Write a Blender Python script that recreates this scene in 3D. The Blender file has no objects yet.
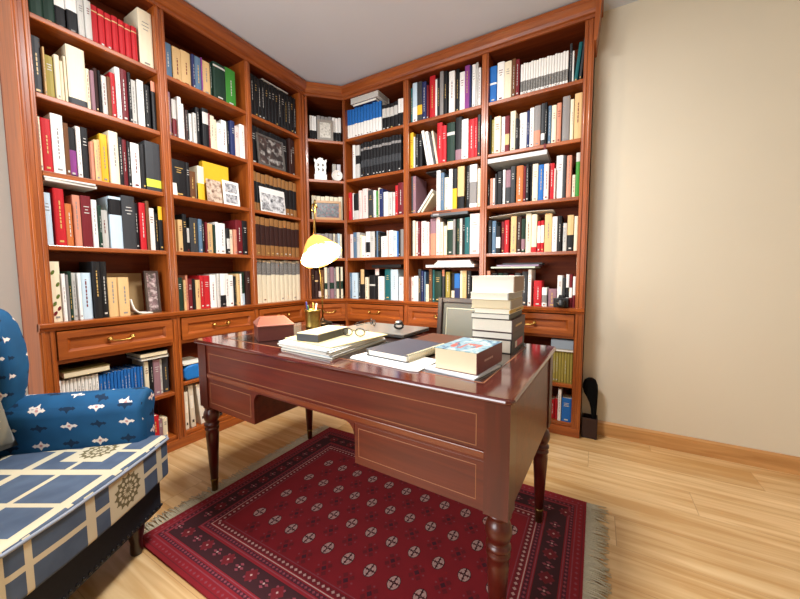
import bpy, bmesh, math, random
from mathutils import Matrix, Vector
C = bpy.context.scene.collection
sc = bpy.context.scene
R = math.radians
# ---------------------------------------------------------------- camera, world, lights, exposure
cam = bpy.data.cameras.new('camera'); camo = bpy.data.objects.new('camera', cam); C.objects.link(camo)
cam.sensor_width = 36; cam.lens = 339.174 * 36 / 800; cam.clip_start = .02
def cam_matrix(yaw, pitch, roll, loc):
    cy, sy = math.cos(yaw), math.sin(yaw)
    f = Vector((-sy * math.cos(pitch), cy * math.cos(pitch), math.sin(pitch)))
    r = Vector((cy, sy, 0)); u = r.cross(f)
    c, s = math.cos(roll), math.sin(roll)
    r2 = c * r + s * u; u2 = c * u - s * r
    m = Matrix((r2, u2, -f)).transposed().to_4x4(); m.translation = loc
    return m
camo.matrix_world = cam_matrix(R(30.091), R(-4.416), R(-.222), (0, 0, 1.08))
sc.camera = camo
w = bpy.data.worlds.new('world'); sc.world = w; w.use_nodes = True
w.node_tree.nodes['Background'].inputs[0].default_value = (.9, .95, 1, 1)
w.node_tree.nodes['Background'].inputs[1].default_value = .35
def area(name, loc, target, size, power, col, size_y=None):
    l = bpy.data.lights.new(name, 'AREA'); l.energy = power; l.color = col; l.size = size
    if size_y: l.shape = 'RECTANGLE'; l.size_y = size_y
    o = bpy.data.objects.new(name, l); C.objects.link(o); o.location = loc
    o.rotation_euler = (Vector(target) - Vector(loc)).to_track_quat('-Z', 'Y').to_euler()
    return o
area('ceiling_light', (-.95, 1.12, 2.6), (-.95, 1.13, 0), .4, 44, (.98, .98, .97))
area('window_light', (-1.45, -1.42, 1.52), (-1.2, 1.5, 1.45), 1.5, 46, (.95, .98, 1), 1.3)
sc.view_settings.view_transform = 'Standard'; sc.view_settings.look = 'None'
sc.view_settings.gamma = 1; sc.view_settings.use_curve_mapping = False
sc.view_settings.exposure = 0.62
# ---------------------------------------------------------------- helpers: nodes and materials
def lin(h):
    h = h.lstrip('#'); v = [int(h[i:i + 2], 16) / 255 for i in (0, 2, 4)]
    return tuple([(c / 12.92 if c <= .04045 else ((c + .055) / 1.055) ** 2.4) for c in v] + [1])
class V:
    def __init__(s, nt, sk): s.nt, s.s = nt, sk
    def m(s, op, b=None, c=None):
        n = s.nt.nodes.new('ShaderNodeMath'); n.operation = op
        for i, x in enumerate((s, b, c)):
            if x is None: continue
            if isinstance(x, V): s.nt.links.new(x.s, n.inputs[i])
            else: n.inputs[i].default_value = x
        return V(s.nt, n.outputs[0])
    def __add__(s, o): return s.m('ADD', o)
    def __sub__(s, o): return s.m('SUBTRACT', o)
    def __mul__(s, o): return s.m('MULTIPLY', o)
    def __truediv__(s, o): return s.m('DIVIDE', o)
    def lt(s, o): return s.m('LESS_THAN', o)
    def gt(s, o): return s.m('GREATER_THAN', o)
    def ab(s): return s.m('ABSOLUTE')
    def fl(s): return s.m('FLOOR')
    def fr(s): return s.m('FRACT')
    def mod(s, o): return s.m('FLOORED_MODULO', o)
    def mx(s, o): return s.m('MAXIMUM', o)
    def mn(s, o): return s.m('MINIMUM', o)
    def sq(s): return s.m('SQRT')
def mixc(nt, fac, a, b):
    n = nt.nodes.new('ShaderNodeMix'); n.data_type = 'RGBA'
    for i, x in ((0, fac), (6, a), (7, b)):
        if isinstance(x, V): nt.links.new(x.s, n.inputs[i])
        elif hasattr(x, 'is_output'): nt.links.new(x, n.inputs[i])
        else: n.inputs[i].default_value = x
    return n.outputs[2]
def base(name, col='#888888', rough=.5, **k):
    m = bpy.data.materials.new(name); m.use_nodes = True
    p = m.node_tree.nodes['Principled BSDF']
    p.inputs['Base Color'].default_value = lin(col); p.inputs['Roughness'].default_value = rough
    for a, v in k.items(): p.inputs[a.replace('_', ' ')].default_value = v
    return m, m.node_tree, p
def plain(name, col, rough=.5, var=.0, scale=8, **k):
    m, nt, p = base(name, col, rough, **k)
    if var:
        tc = nt.nodes.new('ShaderNodeTexCoord'); no = nt.nodes.new('ShaderNodeTexNoise')
        no.inputs['Scale'].default_value = scale; nt.links.new(tc.outputs['Object'], no.inputs['Vector'])
        c = lin(col); lo = tuple([x * (1 - var) for x in c[:3]] + [1]); hi = tuple([min(1, x * (1 + var)) for x in c[:3]] + [1])
        nt.links.new(mixc(nt, V(nt, no.outputs[0]), lo, hi), p.inputs['Base Color'])
    return m
def coords(nt, kind='Object'):
    tc = nt.nodes.new('ShaderNodeTexCoord'); sx = nt.nodes.new('ShaderNodeSeparateXYZ')
    nt.links.new(tc.outputs[kind], sx.inputs[0])
    return [V(nt, o) for o in sx.outputs], tc
def wood(name, dark, light, axis, rough=.35, coat=.3, sc1=(3, 38), spec=.5):
    m, nt, p = base(name, light, rough, Coat_Weight=coat, Coat_Roughness=.12, Specular_IOR_Level=spec)
    tc = nt.nodes.new('ShaderNodeTexCoord'); mp = nt.nodes.new('ShaderNodeMapping')
    s = [sc1[1]] * 3; s['xyz'.index(axis)] = sc1[0]; mp.inputs['Scale'].default_value = s
    nt.links.new(tc.outputs['Object'], mp.inputs[0])
    no = nt.nodes.new('ShaderNodeTexNoise'); no.inputs['Scale'].default_value = 1; no.inputs['Detail'].default_value = 5
    no.inputs['Distortion'].default_value = .6; nt.links.new(mp.outputs[0], no.inputs['Vector'])
    f = (V(nt, no.outputs[0]) - .25) * 1.8
    f.s.node.use_clamp = True
    nt.links.new(mixc(nt, f, lin(dark), lin(light)), p.inputs['Base Color'])
    return m
# ---------------------------------------------------------------- helpers: mesh and objects
class G:
    def __init__(s): s.bm = bmesh.new(); s.mats = []
    def mi(s, m):
        if m not in s.mats: s.mats.append(m)
        return s.mats.index(m)
    def faces(s, vs, fs, m, T=None, sm=False):
        bv = [s.bm.verts.new((T @ Vector(v)) if T else v) for v in vs]; i = s.mi(m)
        for f in fs:
            try: q = s.bm.faces.new([bv[k] for k in f]); q.material_index = i; q.smooth = sm
            except ValueError: pass
    def box(s, x0, x1, y0, y1, z0, z1, m, T=None):
        s.faces([(x, y, z) for z in (z0, z1) for x, y in ((x0, y0), (x1, y0), (x1, y1), (x0, y1))],
                [(3, 2, 1, 0), (4, 5, 6, 7), (0, 1, 5, 4), (1, 2, 6, 5), (2, 3, 7, 6), (3, 0, 4, 7)], m, T)
        return s
    def prism(s, pts, lo, hi, ax, m, T=None, sm=False):
        f = {'x': lambda a, b, c: (c, a, b), 'y': lambda a, b, c: (a, c, b), 'z': lambda a, b, c: (a, b, c)}[ax]
        n = len(pts); L = lo if callable(lo) else (lambda a, b: lo); H_ = hi if callable(hi) else (lambda a, b: hi)
        vs = [f(a, b, L(a, b)) for a, b in pts] + [f(a, b, H_(a, b)) for a, b in pts]
        s.faces(vs, [tuple(range(n))[::-1], tuple(range(n, 2 * n))], m, T)
        vs2 = vs
        s.faces(vs2, [(i, (i + 1) % n, n + (i + 1) % n, n + i) for i in range(n)], m, T, sm)
        bmesh.ops.remove_doubles(s.bm, verts=s.bm.verts[-4 * n:], dist=1e-6)
        s.bm.verts.ensure_lookup_table()
        return s
    def lathe(s, prof, cx, cy, m, n=20, T=None, z0=0):
        vs = []; k = len(prof)
        for i in range(n):
            a = 2 * math.pi * i / n
            for r, z in prof: vs.append((cx + r * math.cos(a), cy + r * math.sin(a), z0 + z))
        fs = [(i * k + j, ((i + 1) % n) * k + j, ((i + 1) % n) * k + j + 1, i * k + j + 1) for i in range(n) for j in range(k - 1)]
        fs += [tuple(i * k for i in range(n))[::-1], tuple(i * k + k - 1 for i in range(n))]
        s.faces(vs, fs, m, T, True); return s
    def tube(s, pts, r, m, n=8, T=None, closed=False):
        pts = [Vector(p) for p in pts]; vs = []; N = len(pts)
        rr = r if isinstance(r, (list, tuple)) else [r] * N
        up = Vector((0, 0, 1))
        for i, p in enumerate(pts):
            if closed: d = pts[(i + 1) % N] - pts[i - 1]
            else: d = pts[min(i + 1, N - 1)] - pts[max(i - 1, 0)]
            d.normalize(); a = d.cross(up)
            if a.length < .05: a = d.cross(Vector((1, 0, 0)))
            a.normalize(); b = d.cross(a)
            for k in range(n):
                t = 2 * math.pi * k / n; vs.append(p + (a * math.cos(t) + b * math.sin(t)) * rr[i])
        M_ = N if closed else N - 1
        fs = [(i * n + k, i * n + (k + 1) % n, ((i + 1) % N) * n + (k + 1) % n, ((i + 1) % N) * n + k) for i in range(M_) for k in range(n)]
        if not closed: fs += [tuple(range(n))[::-1], tuple(range((N - 1) * n, N * n))]
        s.faces(vs, fs, m, T, True); return s
    def quad(s, pts, m, T=None): s.faces(pts, [tuple(range(len(pts)))], m, T); return s
    def build(s, name, parent=None, bevel=0, seg=2, loc=None, rot=None, sub=0, smooth=False, uv=0):
        bmesh.ops.recalc_face_normals(s.bm, faces=s.bm.faces)
        if uv:
            L = s.bm.loops.layers.uv.new('UVMap')
            for f in s.bm.faces:
                n = f.normal; a = max(range(3), key=lambda i: abs(n[i]))
                for l in f.loops:
                    c = l.vert.co; l[L].uv = ((c.y, c.z), (c.x, c.z), (c.x, c.y))[a]
        me = bpy.data.meshes.new(name); s.bm.to_mesh(me); s.bm.free()
        for m in s.mats: me.materials.append(m)
        if smooth:
            for p in me.polygons: p.use_smooth = True
        o = bpy.data.objects.new(name, me); C.objects.link(o)
        if parent: o.parent = parent
        if loc: o.location = loc
        if rot: o.rotation_euler = rot
        if bevel:
            b = o.modifiers.new('bevel', 'BEVEL'); b.width = bevel; b.segments = seg; b.limit_method = 'ANGLE'; b.angle_limit = R(40)
        if bevel and smooth: o.modifiers.new('wn', 'WEIGHTED_NORMAL')
        if sub:
            b = o.modifiers.new('sub', 'SUBSURF'); b.levels = sub; b.render_levels = sub
        return o
def thing(name, label, cat, loc=(0, 0, 0), rz=0, group=None):
    o = bpy.data.objects.new(name, None); o.empty_display_size = .05; C.objects.link(o)
    o.location = loc; o.rotation_euler = (0, 0, rz); return tag(o, label, cat, group)
def tag(o, label, cat, group=None, kind=None):
    o['label'] = label; o['category'] = cat
    if group: o['group'] = group
    if kind: o['kind'] = kind
    return o
def struct(o): o['kind'] = 'structure'; return o
# ---------------------------------------------------------------- materials
WD, WL = '#7a3610', '#b45f22'
wz = wood('cherry_upright', WD, WL, 'z'); wx = wood('cherry_horizontal', WD, WL, 'x')
wi = wood('cherry_shade_tinted', '#571f0a', '#7d3815', 'x', .6, 0, spec=.2)  # same cherry wood, its colour darkened to paint in the shade inside the bays
mz = wood('mahogany_upright', '#3e1008', '#5a1a0e', 'z', .32, .2); mx_ = wood('mahogany_horizontal', '#4a140a', '#6c2714', 'x', .36, .15)
mtop = wood('mahogany_top', '#3f130d', '#63231a', 'x', .12, .8)
mrail = wood('mahogany_rail', '#64280f', '#7d3a1c', 'x', .3, .5)
inlay = plain('inlay_line', '#946040', .4)
brass = plain('brass', '#c39b50', .28, .2, 60, Metallic=1)
white_wall = plain('wall_paint', '#d3c8b3', .55, .04, 2)
left_paint = plain('wall_paint_grey', '#c3bfb4', .7, .03, 2)
ceil_m = plain('ceiling_paint', '#d0d7e2', .8, .03, 2)
dark_leather = plain('dark_leather', '#2a1712', .22, .2, 40, Coat_Weight=.6, Coat_Roughness=.08)
black = plain('black_plastic', '#141314', .35); dgrey = plain('dark_grey', '#3b3a3c', .5)
paper = plain('paper', '#ebe6da', .8, .03, 20); cream = plain('cream_paper', '#e8dcb4', .8, .04, 20); pages = plain('page_edges', '#e3d3b2', .85, .08, 300)
glassy = plain('silver', '#b9b9bb', .3, Metallic=1)
PAL = dict(k=('#1c1b1d', 'black'), K=('#3a3b3e', 'dark grey'), m=('#8a8583', 'grey'), S=('#c9c6c0', 'light grey'), w=('#f0ede8', 'white'), c=('#e8dcc0', 'cream'),
    t=('#d8b47f', 'tan'), n=('#6b4429', 'brown'), N=('#38201c', 'dark brown'), r=('#bb2129', 'red'), R=('#6e1d24', 'burgundy'), o=('#bf6c38', 'orange'),
    s=('#cf8a70', 'salmon'), p=('#e8d0ca', 'pale pink'), M=('#94707a', 'mauve'), P=('#8a3f86', 'purple'), y=('#e2b22c', 'yellow'), Y=('#9c8c42', 'olive'),
    g=('#3f8a35', 'green'), G=('#1d3529', 'dark green'), e=('#1d5f63', 'teal'), l=('#c2d6e4', 'pale blue'), i=('#5b7690', 'steel blue'), b=('#2468b4', 'blue'),
    B=('#262f5c', 'navy'), j=('#c6d24a', 'lime'), a=('#96693c', 'gilt brown'), f=('#5d6b2f', 'leaf green'), q=('#8a8783', 'grey'))
BM = {k: plain('book_' + v[1].replace(' ', '_'), v[0], .5, .06, 30, Specular_IOR_Level=.22) for k, v in PAL.items()}
BM['q'] = plain('book_photo_band', '#7d7a76', .5, .95, 120)
gold_t = plain('gilt_print', '#c9a45c', .4)
# ---------------------------------------------------------------- room
A, B = 2.209, 2.434; XL, YB, YW, ZC = -2.455, 2.716, 2.568, 2.69
m, nt, p = base('oak_floor', '#d8ad78', .32, Coat_Weight=.15, Coat_Roughness=.2)
(cx, cy, cz), tc = coords(nt)
row_ = (cy / .19).fl(); pl = ((cx + row_ * .437) / 1.2).fl()
def noise(nt, vec, scale, detail=3, dist=0):
    n = nt.nodes.new('ShaderNodeTexNoise'); n.inputs['Scale'].default_value = scale; n.inputs['Detail'].default_value = detail
    n.inputs['Distortion'].default_value = dist; nt.links.new(vec, n.inputs['Vector']); return V(nt, n.outputs[0])
def comb(nt, *a):
    n = nt.nodes.new('ShaderNodeCombineXYZ')
    for i, x in enumerate(a):
        if isinstance(x, V): nt.links.new(x.s, n.inputs[i])
        else: n.inputs[i].default_value = x
    return n.outputs[0]
wn = nt.nodes.new('ShaderNodeTexWhiteNoise'); wn.noise_dimensions = '2D'; nt.links.new(comb(nt, row_, pl, 0), wn.inputs['Vector'])
tone = V(nt, wn.outputs['Value'])
g1 = noise(nt, comb(nt, cx * 1.6 + tone * 30, cy * 26, 0), 1, 5, .8)
f = ((g1 - .35) * 1.9 + (tone - .5) * .35); f.s.node.use_clamp = True
col = mixc(nt, f, lin('#bd9058'), lin('#eccd9c'))
seam = ((cy / .19).fr().lt(.012)).mx((((cx + row_ * .437) / 1.2).fr()).lt(.0025))
nt.links.new(mixc(nt, seam * .5, col, lin('#8d6236')), p.inputs['Base Color'])
floor_m = m
struct(G().box(XL - .1, 2.4, -1.6, YB + .1, -.1, 0, floor_m).build('floor'))
struct(G().box(XL - .1, 2.4, -1.6, YB + .1, ZC, ZC + .1, ceil_m).build('ceiling'))
struct(G().box(XL - .1, XL, -1.6, YB + .1, 0, ZC, left_paint).build('wall_left'))
g = G(); g.prism([(XL, YB), (-.058, YB), (-.058, YW), (2.4, YW), (2.4, YB + .1), (XL, YB + .1)], 0, ZC, 'z', white_wall)
struct(g.build('wall_back'))
struct(G().box(2.3, 2.4, -1.6, YW, 0, ZC, white_wall).build('wall_right'))
g = G()      # wall behind the viewer with its window opening
g.box(XL, 2.3, -1.6, -1.5, 0, .85, white_wall); g.box(XL, 2.3, -1.6, -1.5, 2.2, ZC, white_wall)
g.box(XL, -2.25, -1.6, -1.5, .85, 2.2, white_wall); g.box(-.65, 2.3, -1.6, -1.5, .85, 2.2, white_wall)
struct(g.build('wall_front'))
g = G()
for x in (-2.25, -1.47, -.69): g.box(x, x + .04, -1.58, -1.52, .85, 2.2, paper)
for z in (.85, 2.16): g.box(-2.25, -.65, -1.58, -1.52, z, z + .04, paper)
struct(g.build('window_1'))
skirt_m = wood('oak_skirting', '#a8743f', '#cf9d64', 'x', .35, .2)
struct(G().prism([(YW, 0), (YW - .014, 0), (YW - .014, .085), (YW - .006, .096), (YW, .096)], -.056, 2.3, 'x', skirt_m).build('baseboard_back'))
struct(G().prism([(XL, 0), (XL + .014, 0), (XL + .014, .085), (XL + .006, .096), (XL, .096)], -1.5, .49, 'y', skirt_m).build('baseboard_left'))
# ---------------------------------------------------------------- bookcases
ZS = [2.242, 1.903, 1.558, 1.219]; ZR = [2.262, 1.912, 1.558, 1.219]; ZD = .853
FR = dict(L=((-A, 0, 0), R(90)), R=((0, B, 0), 0), C=((-A, 2.199, 0), R(45)))
CORN = [(0, 2.588), (-.012, 2.588), (-.014, 2.604), (-.026, 2.610), (-.032, 2.628), (-.050, 2.650), (-.056, 2.656), (-.056, 2.680), (0, 2.680)]
LEDGE = [(.02, .815), (-.008, .815), (-.010, .826), (-.022, .834), (-.024, .850), (-.018, ZD), (.02, ZD)]
T8 = math.tan(R(22.5))
def drawer(root, s0, s1):
    g = G(); z0, z1 = .672, .808; s0 += .003; s1 -= .003
    g.box(s0, s1, .004, .03, z0, z1, wx)
    fw = .034
    for a in ((s0, s1, z0, z0 + fw), (s0, s1, z1 - fw, z1), (s0, s0 + fw, z0 + fw, z1 - fw), (s1 - fw, s1, z0 + fw, z1 - fw)):
        g.box(a[0], a[1], -.010, .006, a[2], a[3], wx)
    x0, x1, a, b = s0 + fw, s1 - fw, z0 + fw, z1 - fw; i = .012   # sloped moulding round the sunk panel
    for q in ([(x0, -.010, a), (x1, -.010, a), (x1 - i, .003, a + i), (x0 + i, .003, a + i)], [(x0, -.010, b), (x1, -.010, b), (x1 - i, .003, b - i), (x0 + i, .003, b - i)],
              [(x0, -.010, a), (x0, -.010, b), (x0 + i, .003, b - i), (x0 + i, .003, a + i)], [(x1, -.010, a), (x1, -.010, b), (x1 - i, .003, b - i), (x1 - i, .003, a + i)]):
        g.quad(q, wx)
    d = g.build('drawer', root)
    c, zc = (s0 + s1) / 2, (z0 + z1) / 2; h = G(); w2 = min(.05, (s1 - s0) * .2)
    for k in (-1, 1):
        h.lathe([(.0, -.022), (.009, -.02), (.011, -.014), (.006, -.008), (.008, 0)], 0, 0, brass, 12, Matrix.Translation((c + k * w2, .002, zc + .004)) @ Matrix.Rotation(R(-90), 4, 'X') @ Matrix.Translation((0, 0, 0)))
    h.tube([(c + w2 * math.cos(t), -.020, zc + .004 - .014 * math.sin(t)) for t in [math.pi * k / 10 for k in range(11)]], .0035, brass)
    o = h.build('handle', d); o['label'] = 'brass drop handle'
def bookcase(name, label, fr, stiles, D, ends, mid, s_lo, s_hi):
    loc, rz = FR[fr]; root = thing(name, label, 'bookcase', loc, rz)
    for a, b in stiles:
        g = G().box(a, b, 0, D - .012, 0, 2.60, wz)
        n = 2 if b - a > .05 else 1
        for k in range(n):
            c = a + (b - a) * (k + .5) / n; hw = (b - a) / n * .26
            g.prism([(c - hw, 0), (c - hw * .7, -.006), (c + hw * .7, -.006), (c + hw, 0)], .06, 2.588, 'z', wz)
        g.build('upright', root, .002)
    bays = [(stiles[i][1], stiles[i + 1][0]) for i in range(len(stiles) - 1)]
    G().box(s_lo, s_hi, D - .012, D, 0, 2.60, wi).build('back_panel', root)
    for i, (a, b) in enumerate(bays):
        for z in (ZR if fr == 'R' else ZS): G().box(a, b, .003, D - .012, z - .024, z, wx).build('shelf', root, .004)
        G().box(a, b, .003, D - .012, mid[i] - .022, mid[i], wx).build('shelf', root, .004)
        G().box(a, b, .02, D - .012, ZD - .024, ZD, wx).build('counter', root)
        G().box(a, b, .012, D - .012, .06, .085, wx).build('shelf', root, .003)
        G().box(a, b, .003, .022, .650, .672, wx).build('rail', root, .002)
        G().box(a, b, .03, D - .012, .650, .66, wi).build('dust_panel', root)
        drawer(root, a, b)
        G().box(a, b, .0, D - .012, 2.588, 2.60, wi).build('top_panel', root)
    G().box(s_lo, s_hi, -.004, .016, 0, .06, wx).build('plinth', root, .003)
    e0, e1 = ends
    lo = (lambda y, z: s_lo - (y * T8 if e0 else 0)) ; hi = (lambda y, z: s_hi + (y * T8 if e1 else 0))
    G().prism(CORN, lo, hi, 'x', wx).build('cornice', root)
    G().prism(LEDGE, lo, hi, 'x', wx).build('counter_edge', root)
    return root
bl = bookcase('bookcase', 'tall cherry wood bookcase of three bays on the left wall beside the blue armchair', 'L', [(.502, .557), (1.064, 1.114), (1.631, 1.674), (2.135, 2.199)], .242, (0, 1), (.362, .405, .375), .502, 2.199)
br = bookcase('bookcase', 'tall cherry wood bookcase of three bays on the back wall behind the desk', 'R', [(-1.974, -1.962), (-1.374, -1.328), (-.743, -.696), (-.114, -.062)], .28, (1, 0), (.345, .345, .345), -1.974, -.062)
# the right end of the cornice turns the corner and hangs lower
G().prism([(-.062, 2.43), (-.050, 2.43), (-.044, 2.46), (-.030, 2.655), (-.022, 2.66), (-.022, 2.68), (-.062, 2.68)], -.056, YW - B - .003, 'y', wz).build('cornice_return', br)
loc, rz = FR['C']; bc = thing('bookcase', 'narrow cherry wood corner bookcase set diagonally between the two long ones', 'bookcase', loc, rz)
Lc = .3323
def pent(y0, e=.004): return [(.001, y0), (Lc - .001, y0), (.526, .196), (.194, .528), (-.166, .168)]
for a, b in ((.0005, .022), (.322, Lc - .0005)):
    G().box(a, b, 0, .02, 0, 2.60, wz).prism([(a + .004, 0), (a + .005, -.005), (b - .006, -.005), (b - .004, 0)], .06, 2.588, 'z', wz).build('upright', bc, .002)
for z in ZS + [.345, .085]: G().prism(pent(.003), z - .024, z, 'z', wx).build('shelf', bc, .003)
G().prism(pent(.02), ZD - .024, ZD, 'z', wx).build('counter', bc)
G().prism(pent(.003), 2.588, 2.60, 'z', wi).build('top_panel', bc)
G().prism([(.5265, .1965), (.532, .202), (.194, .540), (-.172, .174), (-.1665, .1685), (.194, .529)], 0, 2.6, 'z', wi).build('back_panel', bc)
G().box(.022, .322, .003, .022, .650, .672, wx).build('rail', bc)
drawer(bc, .022, .322)
G().box(0.001, Lc - .001, -.004, .016, 0, .06, wx).build('plinth', bc)
ml, mh = (lambda y, z: 0 - y * T8), (lambda y, z: Lc + y * T8)
G().prism(CORN, ml, mh, 'x', wx).build('cornice', bc)
G().prism(LEDGE, ml, mh, 'x', wx).build('counter_edge', bc)
def place(fr, s, d, z):
    l, rz = FR[fr]; c, n = math.cos(rz), math.sin(rz)
    return (l[0] + c * s - n * d, l[1] + n * s + c * d, z), rz
# ---------------------------------------------------------------- books
rnd = random.Random(11)
DARK = 'kKnNrRoMPGgebBiY'
def book_mesh(g, w_, h, d, code, T=None, seed=0, t=.0022):
    r_ = random.Random(seed); parts = code.split('-'); mc = parts[0]; mat = BM[mc]
    t = min(t, w_ * .18)
    arc = [(0, .004), (w_ * .12, .0015), (w_ * .5, 0), (w_ * .88, .0015), (w_, .004)]
    g.prism(arc + [(w_, d), (w_ - t, d), (w_ - t, .007), (t, .007), (t, d), (0, d)], 0, h, 'z', mat, T)
    g.box(t, w_ - t, .007, d - .004, .003, h - .004, pages, T)
    for b in parts[1:]:
        if b[0] == 'f':
            for i_, (lx_, lz_) in enumerate(((.3, .82), (.7, .62), (.65, .42), (.3, .3), (.7, .22), (.3, .14))):
                g.quad([(w_ * (lx_ + .2 * math.cos(q_)), -.0006, h * lz_ + w_ * .32 * math.sin(q_ + .5)) for q_ in [k_ * .785 for k_ in range(8)]], BM['f' if i_ < 4 else 'R'], T)
            continue
        c, (a, e) = b[0], [float(x) for x in b[1:].split(':')]
        g.prism([(x, y - .0005) for x, y in arc] + [(w_, .02), (0, .02)], a * h + (.0 if a else .0003), e * h - (0 if e < 1 else .0003), 'z', BM[c], T)
    dark = mc in DARK; tm = BM['S'] if dark and r_.random() < .6 else gold_t if dark else BM['m'] if r_.random() < .7 else BM['R']
    kind = r_.random(); sw = min(max(w_ * .13, .0012), .006)
    if kind < .6 and len(parts) == 1:
        z = h * r_.uniform(.22, .4); top = h * r_.uniform(.68, .9); cx = w_ * r_.uniform(.45, .55)
        while z < top:
            ln = r_.uniform(.008, .02); g.quad([(cx - sw / 2, -.0008, z), (cx + sw / 2, -.0008, z), (cx + sw / 2, -.0008, min(z + ln, top)), (cx - sw / 2, -.0008, min(z + ln, top))], tm, T); z += ln + .005
    elif w_ > .02 and len(parts) == 1:
        for k in range(3):
            z = h * (.78 - k * .06); ww = w_ * r_.uniform(.15, .28); g.quad([(w_ / 2 - ww, -.0008, z), (w_ / 2 + ww, -.0008, z), (w_ / 2 + ww, -.0008, z + .004), (w_ / 2 - ww, -.0008, z + .004)], tm, T)
    if r_.random() < .5:
        z = h * .06; ww = w_ * .2; g.quad([(w_ / 2 - ww, -.0008, z), (w_ / 2 + ww, -.0008, z), (w_ / 2 + ww, -.0008, z + .009), (w_ / 2 - ww, -.0008, z + .009)], tm, T)
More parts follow.
